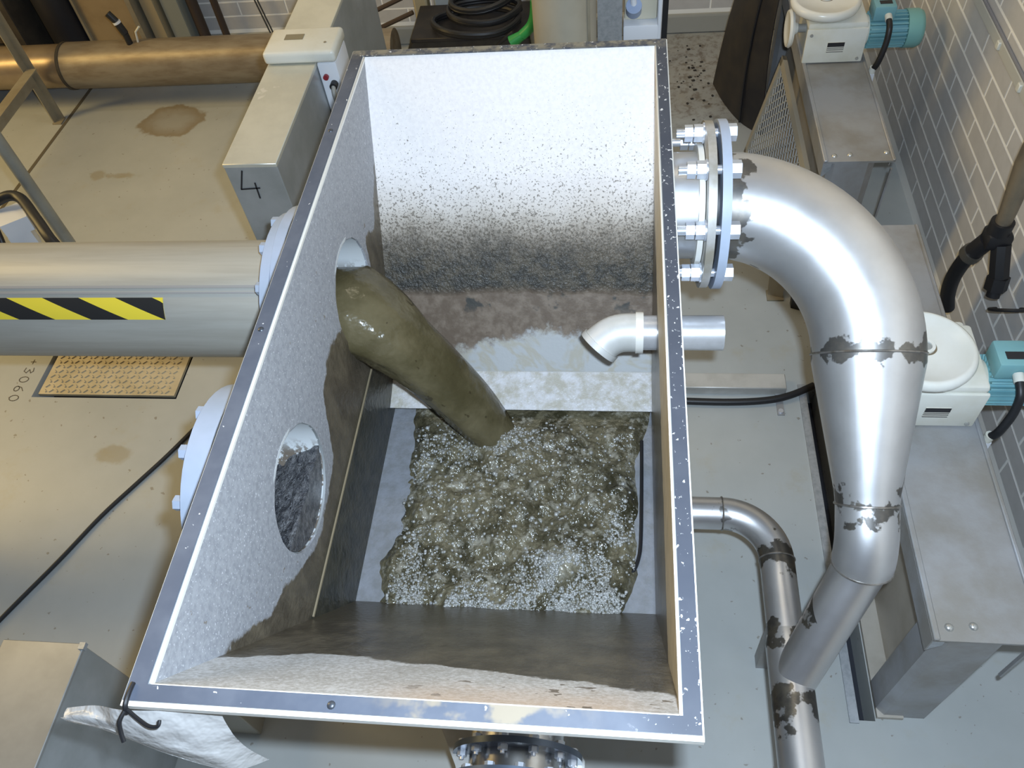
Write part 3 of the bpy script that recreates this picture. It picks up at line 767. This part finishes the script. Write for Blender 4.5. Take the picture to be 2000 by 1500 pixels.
B().tube([(-2.005, 3.87, .375), (-2.005, 3.87, .44)], .018, 14).obj('stem', black, vl)
B().tube([(-2.005, 3.87, .44), (-2.02, 3.87, .50)], .021, 14).obj('body', black, vl)
B().tube([(-2.02, 3.87, .50), (-2.023, 3.87, .512)], .0225, 14).obj('collar', whitebox, vl)
B().tube([(-2.023, 3.87, .512), (-2.05, 3.87, .56)], .019, 14).obj('nozzle', black, vl)
B().tube([(-1.96, 3.88, .375), (-1.945, 3.88, .44), (-1.91, 3.88, .47)], .006, 8).obj('lever', cream, vl)

# ------------------------------------------------------------------ steel angle frame at far left
fr = thing('angle_frame', 'crossed angle iron support frame at the far left edge', 'frame', (-2.55, 3.6, 0))
B().box(-2.60, -2.552, 3.715, 3.722, 0, 1.2).box(-2.60, -2.594, 3.67, 3.722, 0, 1.2).obj('post', beam, fr)
B().box(-2.605, -2.548, 3.66, 3.725, 0, .008).obj('foot_plate', beam, fr)
B().prism([(-2.587, 3.70, .34), (-2.587, 3.70, .25), (-2.587, 2.0, .25), (-2.587, 2.0, .34)], (.006, 0, 0)).prism([(-2.587, 3.70, .34), (-2.527, 3.70, .34), (-2.527, 2.0, .34), (-2.587, 2.0, .34)], (0, 0, .006)).obj('rail', beam, fr)
for n_, (x, y, lab) in enumerate(((-1.66, 2.22, 'grey round post standing behind the striped pipe'), (-2.16, 2.35, 'dark round post at the left edge behind the hoses'))):
    z1 = 1.75
    tag(B().cyl((x, y, 0), (x, y, z1), .026, seg=20).obj('handrail_post', M('grey_rail', (.34, .34, .30), .45, .3, (.28, .28, .25), 8)), lab, 'post')

# white junction box with black hoses, far left
jb = thing('junction_box', 'white junction box among black hoses at the left edge', 'electrical box', (-1.73, 2.08, 0))
q = Matrix.Rotation(R(35), 3, 'Z')
b = B(); b.obox((-1.715, 2.10, .62), q @ V((.055, 0, 0)), q @ V((0, .06, 0)), (0, 0, .035)); b.obj('lid', whitebox, jb)
b = B(); b.obox((-1.725, 2.09, .53), q @ V((.045, 0, 0)), q @ V((0, .05, 0)), (0, 0, .055)); b.obj('body', whitebox, jb)
B().box(-1.75, -1.70, 2.06, 2.11, 0, .48).obj('stand', gland, jb)
for pth, r_, lab in (([(-1.95, 2.02, .022), (-1.93, 2.04, .3), (-1.86, 2.10, .62), (-1.75, 2.14, .70), (-1.67, 2.145, .70), (-1.53, 2.01, .70), (-1.42, 1.90, .66), (-1.36, 1.90, .5), (-1.35, 1.98, .2), (-1.35, 2.02, .022)], .022, 'thick black hose arching over the white junction box'),
                     ([(-1.84, 1.93, .018), (-1.80, 1.98, .3), (-1.68, 2.0, .52), (-1.56, 1.99, .54), (-1.47, 1.92, .50), (-1.44, 1.96, .25), (-1.44, 2.0, .018)], .018, 'black hose looping in front of the white junction box'),
                     ([(-1.84, 2.12, .66), (-1.80, 2.08, .64), (-1.76, 2.02, .60), (-1.745, 1.97, .5), (-1.745, 1.96, .3), (-1.745, 1.96, .012)], .013, 'thin black cable hanging left of the white junction box')):
    tag(B().tube(smooth_path(pth, 7), r_, 12).obj('hose', black), lab, 'hose')

# black cable on the floor, left
cab = [(-1.55, .42, .008), (-1.449, .626, .008), (-1.32, .87, .008), (-1.226, 1.063, .008), (-1.13, 1.22, .008), (-1.049, 1.352, .008), (-.959, 1.52, .008), (-.88, 1.68, .008), (-.75, 1.9, .008)]
tag(B().tube(smooth_path(cab, 6), .0085, 8).obj('floor_cable', black), 'black cable lying across the floor left of the tank', 'cable')

# ------------------------------------------------------------------ cabinets and boards at the back left
def single(b, name, mat, label, cat, **k): return tag(b.obj(name, mat, **k), label, cat)
c1 = thing('dark_cabinet', 'dark brown cabinet in the top left corner', 'cabinet', (-3.1, 4.2, 0))
B().box(-3.5, -2.80, 4.08, 4.38, 0, 1.5, .006).obj('body', dark, c1)
B().box(-3.46, -2.86, 4.065, 4.081, .3, 1.46, .004).obj('door', M('brown_door', (.06, .045, .03), .6), c1)
B().box(-3.46, -2.86, 4.05, 4.081, .14, .22, .004).obj('ledge', tanboard, c1)
single(B().cyl((-2.60, 4.24, 0), (-2.60, 4.24, 1.3), .115, seg=28), 'drum', M('dark_blue_drum', (.012, .012, .016), .5), 'black drum between the dark cabinet and the tan board', 'drum')
single(B().cyl((-2.755, 4.34, 0), (-2.755, 4.34, 1.4), .03, seg=12), 'blue_pipe', M('dark_blue_pipe', (.02, .025, .05), .4), 'dark blue upright pipe beside the black drum', 'pipe')
tb = thing('tan_board', 'tan boarded panel standing against the back wall', 'panel', (-2.3, 4.3, 0))
B().box(-2.46, -2.13, 4.22, 4.25, 0, 1.5, .003).obj('board', tanboard, tb)
B().box(-2.47, -2.455, 4.20, 4.38, 0, 1.5).obj('edge_strip', beam, tb)
B().box(-2.13, -2.10, 4.20, 4.38, 0, 1.5).obj('edge_strip', beam, tb)
single(B().box(-2.075, -1.985, 4.25, 4.38, 0, 1.6, .006), 'cable_trunking', M('tan_trunking', (.32, .26, .16), .6), 'beige upright trunking right of the tan board', 'trunking')
single(B().box(-1.965, -1.85, 4.28, 4.38, 0, 1.6, .006), 'cable_trunking', M('grey_trunking', (.24, .25, .22), .55), 'grey green upright trunking beside the beige one', 'trunking')
for x, r_, lab in ((-1.795, .034, 'thick dark upright pipe right of the grey trunking'), (-1.655, .022, 'slim dark upright pipe on the white back wall')):
    single(B().cyl((x, 4.34, 0), (x, 4.34, 1.6), r_, seg=14), 'wall_pipe', M('rusty_dark_pipe', (.07, .05, .04), .5, .3), lab, 'pipe')
for x, lab in ((-1.44, 'left of two thin dark wires sloping down the white back wall'), (-1.422, 'right of two thin dark wires sloping down the white back wall')):
    single(B().tube([(x - .12, 4.37, 1.4), (x + .06, 4.37, .1)], .005, 6), 'wall_wire', M('wire_grey', (.06, .06, .06), .5), lab, 'wire')

# middle back: pipes, crate, hoses, green nozzle
for z, lab in ((.30, 'upper of two dark rods leaning behind the black crate'), (.19, 'lower of two dark rods leaning behind the black crate')):
    single(B().tube([(-.95, 4.30, z - .14), (-.44, 4.30, z + .065)], .014, 8), 'rod', M('rod_brown', (.06, .04, .03), .5), lab, 'rod')
ck = thing('black_crate', 'black crate behind the tank, heaped with coiled hoses', 'crate', (-.1, 4.05, 0))
b = B(); b.prism([(-.44, 3.92, 0), (.34, 3.92, 0), (.34, 3.92, .30), (-.36, 3.92, .30), (-.44, 3.92, .18)], (0, .32, 0)); b.obj('body', dark, ck)
B().box(-.38, .36, 3.90, 4.26, .29, .315, .004).obj('rim', blackmatt, ck)
for i, (cx, cy, rx, ry, z, lab) in enumerate(((-.02, 4.0, .24, .15, .335, 'widest black hose coil on the crate, lowest in the heap'), (.02, 4.05, .20, .13, .37, 'middle black hose coil on the crate'), (.0, 4.08, .16, .10, .405, 'smallest black hose coil, topmost in the heap'))):
    pth = [(cx + rx * cos(a) * (1 + .05 * sin(a * 3 + i)), cy + ry * sin(a), z + .006 * a / 3 + .008 * sin(2 * a + i)) for a in [k * pi / 12 for k in range(50)]]
    single(B().tube(pth, .015, 8), 'hose_coil', black, lab, 'hose')
single(B().tube(smooth_path([(-.36, 3.885, .02), (-.30, 3.88, .14), (-.15, 3.875, .20), (.05, 3.87, .24), (.15, 3.872, .31), (.2, 3.876, .345)], 6), .011, 8), 'trailing_hose', black, 'black hose trailing down the front of the crate', 'hose')
gn = thing('green_nozzle', 'bright green hose nozzle hanging on the crate beside the beige upright pipe', 'nozzle', (.3, 3.87, .3))
B().tube(smooth_path([(.335, 3.87, .52), (.325, 3.868, .44), (.30, 3.866, .38), (.25, 3.86, .335)], 5), [.028] * 16, 12).obj('handle', green, gn)
B().tube([(.25, 3.86, .335), (.19, 3.855, .30)], [.026, .036], 12).obj('head', green, gn)
B().tube([(.30, 3.866, .37), (.31, 3.866, .26)], .013, 10).obj('stem', gland, gn)
single(B().box(-.72, -.64, 4.03, 4.09, 0, .42, .004), 'post_stub', beam, 'short grey brown post right of the marked duct', 'post')
single(B().box(-.42, -.34, 4.27, 4.36, 0, .40, .01), 'beige_block', M('beige_block', (.36, .31, .20), .6), 'small beige block behind the black crate', 'block')
single(B().box(-.30, -.02, 4.28, 4.37, 0, .62, .01), 'grey_case', M('pale_blue_case', (.30, .36, .42), .5), 'pale blue grey case standing behind the hose coils', 'case')
gp = thing('beige_riser', 'beige upright pipe standing behind the tank', 'pipe', (.565, 2.66, 0))
B().cyl((.565, 2.66, 0), (.565, 2.66, 1.9), .12, seg=36).obj('pipe', beige, gp, 60)
B().box(.655, .665, 2.575, 2.585, 0, 1.9).obj('seam', beam, gp)
gs = thing('galvanised_post', 'flat mottled galvanised channel post beside the beige upright pipe', 'post', (.735, 2.7, 0))
B().box(.688, .782, 2.69, 2.70, 0, 1.5).obj('web', galv, gs)
B().box(.688, .694, 2.70, 2.75, 0, 1.5).obj('side', galv, gs); B().box(.776, .782, 2.70, 2.75, 0, 1.5).obj('side', galv, gs)
wb = thing('socket_box', 'white socket box with blue plug on the galvanised post', 'electrical box', (.86, 2.7, .9))
B().box(.786, .925, 2.70, 2.80, .92, 1.02, .008, 2).obj('base', whitebox, wb)
B().box(.79, .915, 2.74, 2.80, 1.02, 1.3, .008, 2).obj('housing', M('cream_plastic', (.62, .58, .46), .45), wb)
B().box(.915, .932, 2.70, 2.80, .93, 1.3, .004).obj('side_panel', whitebox, wb)
B().cyl((.825, 2.735, 1.06), (.825, 2.70, 1.10), .03, seg=20).obj('plug', M('blue_plug', (.30, .38, .55), .4), wb)
B().cyl((.825, 2.71, 1.09), (.815, 2.70, 1.24), .012, seg=12).obj('cable', whitebox, wb)
B().box(.932, .955, 2.72, 2.80, .93, 1.3).obj('backplate', black, wb)

# ------------------------------------------------------------------ two steel stands
def make_stand(lab, full=True):
    X0, X1, Y0, L = 1.554, 1.816, .467, 1.497
    s = thing('actuator_stand', lab, 'stand', (1.70, Y0, 0), 'steel stands along the right wall')
    B().box(X0 + .002, X1 - .002, Y0, Y0 + L, .648, .656).obj('top_plate', stand_m, s)
    B().box(X0, X0 + .016, Y0, Y0 + L, .650, .662, .003).obj('top_edge', stand_m, s)
    B().box(X1 - .012, X1, Y0, Y0 + L, .650, .662, .003).obj('top_edge', stand_m, s)
    B().box(X0, X0 + .004, Y0 + .004, Y0 + L, .578, .650).obj('skirt', stand_m, s)
    B().box(X1 - .004, X1, Y0 + .05, Y0 + L, .595, .650).obj('skirt', stand_m, s)
    for dy in (.012, L - .09):
        b = B(); y = Y0 + dy
        b.prism([(1.578, y + .095, 0), (1.578, y + .012, 0), (1.598, y - .008, 0), (1.72, y - .008, 0), (1.752, y + .022, 0), (1.752, y + .095, 0), (1.742, y + .095, 0), (1.742, y + .026, 0), (1.715, y + .002, 0), (1.603, y + .002, 0), (1.588, y + .016, 0), (1.588, y + .095, 0)], (0, 0, .648))
        b.obj('leg', stand_m, s)
    B().box(1.635, 1.643, Y0 + .10, Y0 + L - .1, .018, .648).obj('side_panel', M('panel_beige', (.44, .40, .34), .5, .2, (.36, .32, .26), 6), s)
    B().box(1.578, 1.655, Y0 - .004, Y0 + L - .05, 0, .018).obj('base_plate', M('base_steel', (.46, .42, .36), .5, .2, (.38, .34, .28), 7), s)
    B().prism([(X0 + .004, Y0 + .004, .648), (X0 + .004, Y0 + .004, .580), (X0 + .032, Y0 + .004, .615), (X0 + .032, Y0 + .004, .648)], (0, .004, 0)).obj('corner_gusset', galv, s)
    for x, y in ((1.597, .035), (1.655, .040), (1.79, .05), (1.60, L - .1)):
        B().lathe((x, Y0 + y, .6555), (0, 0, 1), [(0, .008), (.006, .0075), (.010, .004), (.0115, 0), (0, 0)], 14).obj('dome_bolt', M('dome_bolt', (.55, .55, .53), .3, .8), s)
    B().box(1.814, 1.821, Y0 + .02, Y0 + .03, .36, .60).obj('bracket', stand_m, s)
    return s
s1 = make_stand('nearer of two long steel stands by the brick wall, bigger in the photo')
s2 = copy_tree(s1); s2.location = (1.695, 2.319, 0)
s2['label'] = 'farther steel stand by the brick wall, beside the mesh guard'

# ------------------------------------------------------------------ valve actuators
def make_actuator(lab):
    F = 1.145                                            # y of the front face
    a = thing('valve_actuator', lab, 'actuator', (1.695, F, .5965), 'valve actuators on the steel stands')
    z0 = .5965
    B().box(1.585, 1.805, F + .012, F + .27, z0, z0 + .175, .012, 2).obj('body', cream, a)
    B().box(1.570, 1.822, F, F + .014, z0 + .004, z0 + .160, .006, 2).obj('front_cover', cream, a)
    B().box(1.572, 1.820, F + .010, F + .25, z0 + .150, z0 + .182, .012, 2).obj('top_cover', cream, a)
    pl = B().box(1.664, 1.734, F - .0025, F, z0 + .055, z0 + .100).obj('nameplate', M('plate_white', (.62, .6, .52), .4), a)
    B().box(1.664, 1.734, F - .0035, F - .0025, z0 + .081, z0 + .100).obj('dark_band', ink, pl)
    for zz in (.056, .066, .074): B().box(1.664, 1.734, F - .0035, F - .0025, z0 + zz, z0 + zz + .002).obj('printed_line', ink, pl)
    for x, zz in ((1.59, .135), (1.80, .022)): B().cyl((x, F, z0 + zz), (x, F - .004, z0 + zz), .007, seg=12).obj('screw', gland, a)
    # handwheel on top
    wc = V((1.645, F + .112, z0 + .19)); hub = B().cyl(wc + V((0, 0, -.012)), wc + V((0, 0, .02)), .05, seg=24); hub.obj('hub', brass, a)
    prof = [(0, .030), (.028, .030), (.032, .038), (.118, .034), (.124, .040), (.133, .040), (.141, .034), (.145, .022), (.141, .008), (.132, .0), (.06, .002), (0, .002)]
    wheel = B().lathe(wc + V((0, 0, .012)), (0, 0, 1), prof, 56).obj('handwheel', knobm, a, 50)
    B().ring(wc + V((0, 0, .048)), wc + V((0, 0, .056)), .026, .017, 28).obj('hub_ring', knobm, wheel)
    B().ring(wc + V((0, 0, .0462)), wc + V((0, 0, .0485)), .037, .02, 28).obj('rust_ring', brass, wheel)
    B().cyl(wc + V((0, 0, .042)), wc + V((0, 0, .052)), .0168, seg=20).obj('hub_nut', gland, wheel)
    # small side wheel
    kc = V((1.535, F + .115, z0 + .105))
    B().cyl(kc, kc + V((.06, 0, 0)), .018, seg=16).obj('side_shaft', gland, a)
    B().lathe(kc + V((-.03, 0, 0)), (1, 0, 0), [(0, .006), (.058, .006), (.066, 0), (.075, .002), (.080, .012), (.074, .022), (.03, .028), (.022, .045), (0, .045)], 36).obj('side_wheel', knobm, a, 50)
    # motor
    my, mz = F + .115, z0 + .085
    B().cyl((1.805, my, mz), (1.842, my, mz), .070, .062, seg=28).obj('motor_flange', cream, a)
    mt = B().cyl((1.842, my, mz), (2.0, my, mz), .060, seg=36).obj('motor', teal, a)
    fins = None
    for i in range(24):
        an = 2 * pi * i / 24; d = V((0, cos(an), sin(an))); tn = V((0, -sin(an), cos(an)))
        B().obox(V((1.921, my, mz)) + d * .067, (.076, 0, 0), d * .009, tn * .0028).obj('cooling_fin', teal, mt)
    B().lathe((1.998, my, mz), (1, 0, 0), [(0, 0), (.080, 0), (.080, .050), (.072, .068), (.05, .076), (0, .078)], 36).obj('fan_cover', M('green_cowl', (.20, .43, .40), .4), mt, 50)
    tb = B().box(1.845, 1.935, my - .048, my + .048, mz + .062, mz + .128, .008, 2).obj('terminal_box', teal, a)
    B().box(1.868, 1.918, my - .025, my + .002, mz + .1275, mz + .1295).obj('label_plate', ink, tb)
    B().cyl((1.905, my - .046, mz + .088), (1.905, my - .072, mz + .080), .015, seg=14).obj('cable_gland', cream, tb)
    B().tube(smooth_path([(1.905, my - .070, mz + .082), (1.906, my - .105, mz + .06), (1.902, my - .125, mz + .0), (1.888, my - .135, mz - .075), (1.876, my - .13, mz - .11)], 6), .0125, 12).obj('cable', black, a)
    B().cyl((1.876, my - .13, mz - .10), (1.873, my - .128, mz - .125), .015, seg=14).obj('sleeve_nut', cream, a)
    B().box(1.860, 1.886, my - .142, my - .115, mz - .37, mz - .125, .003).obj('conduit', whitebox, a)
    return a
def toward(p, k=.972): return CAM + (V(p) - CAM) * k
a1 = make_actuator('cream valve actuator half hidden behind the big elbow pipe, on the nearer stand')
a2 = copy_tree(a1); a2.location = toward((1.692, 3.07, .5965))
a1.location = toward((1.695, 1.145, .5965))
for a_ in (a1, a2): a_.scale = (.972,) * 3; a_.location.z = .6565
a2['label'] = 'cream valve actuator with turquoise motor on the farther stand, top right'

# low covered channel between the stands
# mesh guard leaning on the farther stand
mg = thing('mesh_guard', 'steel framed expanded mesh guard leaning on the farther stand', 'guard', (1.5, 2.8, 0))
def gpt(u, v): return V((1.425 + .10 * v, 2.42 + .82 * u, .010 + .50 * v))
ax_u = V((0, 1, 0)); ax_v = V((.10, 0, .50)).normalized(); ax_n = ax_u.cross(ax_v).normalized()
def bar(p, q, wd=.014, th=.008): 
    d = (q - p); L = d.length / 2; d.normalize(); s_ = ax_n.cross(d)
    return B().obox((p + q) / 2, d * (L + wd), s_ * wd, ax_n * th)
for p, q_ in ((gpt(0, 0), gpt(1, 0)), (gpt(0, 1), gpt(1, 1)), (gpt(0, 0), gpt(0, 1)), (gpt(1, 0), gpt(1, 1))):
    bar(p, q_, .018, .010).obj('frame_bar', M('guard_frame', (.44, .40, .32), .5, .3), mg)
b = B(); n_ = 17
for i in range(-10, n_ + 1):
    for sgn in (1, -1):
        # diagonal wires clipped to the panel, in (u, v) with u stretched
        u0 = i / n_ ; du = .60
        pts_ = []
        a_, c_ = (u0, 0.0), (u0 + du, 1.0)
        if sgn < 0: a_, c_ = (u0, 1.0), (u0 + du, 0.0)
        t0 = max(0, (0 - a_[0]) / du); t1 = min(1, (1 - a_[0]) / du)
        if t1 <= t0: continue
        f = lambda t: gpt(a_[0] + du * t, a_[1] + (c_[1] - a_[1]) * t)
        p, q_ = f(t0), f(t1); d = (q_ - p); L = d.length / 2
        if L < .005: continue
        d.normalize(); b.obox((p + q_) / 2, d * L, ax_n.cross(d) * .0030, ax_n * .0018)
b.obj('mesh', M('mesh_grey', (.52, .54, .55), .4, .4), mg, kind='stuff')

# dark curved sheet
pb = smooth_path([(1.30, 3.86, .0), (1.345, 3.68, .0), (1.42, 3.50, .0), (1.52, 3.38, 0)], 6)
b = B(); grid = []
for i, p in enumerate(pb):
    row = []
    for k in range(9):
        v = k / 8; row.append((p.x + .20 * v * (1 - i / (len(pb) - 1)) - .03 * sin(pi * v), p.y + .06 * v, .001 + .98 * v))
    grid.append(row)
ds = thing('curved_sheet', 'black curved plastic sheet standing beside the mesh guard', 'sheet', (1.42, 3.6, 0))
b.sheet(grid, .006).obj('sheet', blackmatt, ds, 60)
p0 = pb[12]; B().tube([(p0.x - .012 + .075 * v - .03 * sin(pi * v), p0.y - .012 + .06 * v, .01 + .96 * v) for v in [k / 8 for k in range(9)]], .006, 8).obj('rib', black, ds)
# bits of dirt on the floor there
b = B()
for i in range(80):
    x = random.gauss(1.18, .16); y = random.gauss(3.92, .18); r_ = random.uniform(.002, .006)
    if x < .95 or x > 1.29 or y > 4.3: continue
    b.obox((x, y, r_ * .5), (r_ * random.uniform(.7, 1.6), r_ * .4, 0), (-r_ * .4, r_, 0), (0, 0, r_ * .5))
tag(b.obj('grit', M('grit_dark', (.03, .025, .02), .7), kind='stuff'), 'dark crumbs of dirt scattered on the floor by the back wall', 'dirt', kind='stuff')

# ------------------------------------------------------------------ floor channel with cable and small brackets, right of the tank
ct = thing('cable_channel', 'pale metal cable channel on the floor right of the tank', 'channel', (1.25, 1.72, 0))
B().box(.95, 1.445, 1.70, 1.775, 0, .045, .003).obj('cover', M('channel_steel', (.56, .55, .52), .45, .3, (.46, .45, .42), 9), ct)
B().box(1.405, 1.432, 1.60, 1.70, 0, .006).obj('tab', stand_m, ct)
B().cyl((1.418, 1.615, .006), (1.418, 1.615, .013), .010, seg=12).obj('bolt', zinc, ct)
tag(B().tube(smooth_path([(.95, 1.655, .017), (1.2, 1.65, .016), (1.36, 1.66, .017), (1.46, 1.685, .02), (1.555, 1.735, .02)], 6), .0145, 10).obj('channel_cable', black), 'thick black cable running along the pale floor channel', 'cable')
ft = thing('bracket_foot', 'brown steel bracket foot below the big elbow pipe', 'bracket', (1.47, 2.28, 0))
B().prism([(1.43, 2.24, 0), (1.49, 2.22, 0), (1.505, 2.36, .35), (1.43, 2.38, .35)], (0, .012, 0)).obj('web', beam, ft)
B().box(1.425, 1.495, 2.21, 2.27, 0, .008).obj('foot', beam, ft)
B().box(1.43, 1.55, 2.36, 2.40, .33, .36).obj('arm', beam, ft)
single(B().prism([(1.52, 2.17, 0), (1.57, 2.15, 0), (1.575, 2.15, .34), (1.50, 2.17, .34)], (0, .03, 0)), 'rubber_flap', black, 'black rubber flap beside the brown bracket foot', 'flap')

# ------------------------------------------------------------------ hose coupler hanging at the right edge
hc_ = thing('hose_coupler', 'black hose coupling under a dull brass pipe at the right edge', 'coupling', (2.0, 1.8, .3))
B().tube([(2.0, 1.83, 1.35), (2.0, 1.825, 1.02), (2.0, 1.80, .85), (2.0, 1.798, .80)], [.034, .034, .026, .024], 20).obj('pipe', brass, hc_, 60)
B().ring((2.0, 1.80, .77), (2.0, 1.80, .815), .036, .01, 20).obj('collar', black, hc_)
B().box(1.965, 2.045, 1.765, 1.835, .715, .775, .012, 2).obj('body', black, hc_)
B().tube([(1.985, 1.805, .73), (1.965, 1.825, .655)], .030, 16).obj('left_coupling', black, hc_)
B().ring((1.967, 1.823, .66), (1.960, 1.83, .635), .036, .02, 16).obj('clamp', M('clamp_steel', (.16, .15, .13), .35, .7), hc_)
B().tube(smooth_path([(1.963, 1.827, .65), (1.958, 1.845, .58), (1.965, 1.87, .48), (1.985, 1.89, .38), (2.01, 1.90, .30)], 6), .026, 16).obj('hose', black, hc_)
B().tube([(2.02, 1.785, .73), (2.03, 1.745, .655), (2.035, 1.735, .63)], .032, 8).obj('valve', black, hc_)
B().hexa((2.035, 1.735, .63), (2.035, 1.72, .585), .036).obj('valve_nut', black, hc_)
B().tube([(2.035, 1.72, .585), (2.033, 1.71, .56)], .022, 12).obj('tip', black, hc_)
lp_ = [V((2.075 + .055 * cos(a), 1.66 + .05 * sin(a), .55 - .05 * sin(a))) for a in [R(100) + R(285) * k / 24 for k in range(25)]]
B().tube(lp_, .006, 8).obj('ring', black, hc_)
B().box(1.99, WX - .004, 1.80, 1.83, 1.05, 1.08).obj('wall_bracket', brass, hc_)

# ------------------------------------------------------------------ flanged pipe under the near edge
fp = thing('flanged_pipe', 'shiny flanged pipe emerging below the near edge of the tank', 'pipe', (.53, .1, .25))
FX, FZ, FR = .522, .40, .128
B().cyl((FX, .578, FZ), (FX, -.35, FZ), FR, seg=48).obj('pipe', chrome, fp, 60)
for y in (.205, .135):
    B().ring((FX, y, FZ), (FX, y - .016, FZ), .172, FR - .002, 56).obj('flange', M('dark_flange', (.12, .15, .20), .35, .5), fp)
pb_ = None
for y in (.205, .135):
    for i in range(12):
        a = 2 * pi * (i + (.3 if y > .15 else .7)) / 12
        P = V((FX + .150 * cos(a), y - .008, FZ + .150 * sin(a)))
        if pb_ is None:
            bb = B(); bb.hexa((0, -.022, 0), (0, -.008, 0), .013); bb.cyl((0, -.030, 0), (0, .018, 0), .006, seg=8); bb.hexa((0, .008, 0), (0, .020, 0), .013)
            bb.bm.transform(Matrix.Translation(fp.location)); pb_ = bb.obj('bolt', zinc, fp); pb_.location = P - fp.location
        else: inst(pb_, P - fp.location, fp)
B().prism([(.30, .27, .40), (.36, .16, .40), (.40, .05, .40), (.42, .05, .40), (.42, .27, .40)], (0, 0, .012)).obj('side_plate', steel, fp)
B().prism([(.66, .27, .36), (.70, .20, .36), (.70, .10, .36), (.66, .10, .36)], (0, 0, .014)).obj('side_plate', steel, fp)
for y in (.4, -.2): B().box(FX - .05, FX + .05, y - .03, y + .03, 0, FZ - FR + .02).obj('saddle', stand_m, fp)
single(B().cyl((.735, .26, .02), (.735, -.25, .02), .02, seg=14), 'grey_rod', M('grey_rod', (.42, .43, .42), .4, .4), 'thin grey tube on the floor right of the flanged pipe', 'tube')

# ------------------------------------------------------------------ sheet-metal box at the bottom left
nb = thing('metal_cabinet', 'plain sheet metal cabinet in the bottom left corner', 'cabinet', (-.73, .0, 0))
B().box(-.845, -.617, -.55, .331, 0, .698, .002).obj('body', boxn_m, nb, 30)
B().box(-.848, -.614, -.55, .334, .690, .703, .002).obj('top', M('pale_top_sheet', (.36, .36, .35), .42, .4, (.29, .29, .28), 5), nb, 30)
B().box(-.622, -.606, .316, .334, .698, .712).obj('corner_tab', galv, nb)
B().box(-.614, -.36, .30, .48, 0, .30, .003).obj('side_tray', M('tray_beige', (.40, .37, .30), .5, .2), nb)

# ------------------------------------------------------------------ plastic sheet tied to the near left corner
ps = thing('plastic_sheet', 'clear plastic sheet tied to the near left corner of the tank', 'plastic sheet', (.05, -.06, 1.3))
top = smooth_path([(-.155, .008, 1.358), (-.085, .006, 1.392), (-.008, -.010, 1.437), (.07, -.004, 1.425), (.139, .003, 1.395)], 6)
bot = smooth_path([(-.150, -.006, 1.334), (-.06, -.024, 1.33), (.02, -.042, 1.30), (.115, -.050, 1.25), (.158, -.018, 1.195)], 6)
grid = []
for i in range(len(top)):
    row = []
    for k in range(13):
        v = k / 12; p = top[i].lerp(bot[i], v)
        wv = .010 * sin(pi * v) * noise.noise(V((i * .35, v * 5, 1))) * 2
        row.append(p + V((0, -.012 * sin(pi * v), .015 * sin(pi * v) + wv)))
    grid.append(row)
B().sheet(grid, .0007).obj('film', plastic_m, ps, 80)
ty = thing('cable_tie', 'black cable tie knotted round the near left rim corner', 'cable tie', (.012, -.012, 1.45))
B().tube(smooth_path([(.010, .026, 1.4635), (.010, .008, 1.466), (.010, -.010, 1.463), (.008, -.016, 1.448)], 4), .0042, 8).obj('loop', black, ty)
B().tube(smooth_path([(.009, -.013, 1.457), (.002, -.03, 1.45), (.002, -.042, 1.437), (.006, -.054, 1.425)], 5), .0036, 8).obj('tail', black, ty)
B().tube(smooth_path([(.011, -.013, 1.457), (.03, -.024, 1.452), (.052, -.034, 1.45), (.068, -.034, 1.452), (.070, -.026, 1.456)], 5), .0030, 8).obj('tail', black, ty)
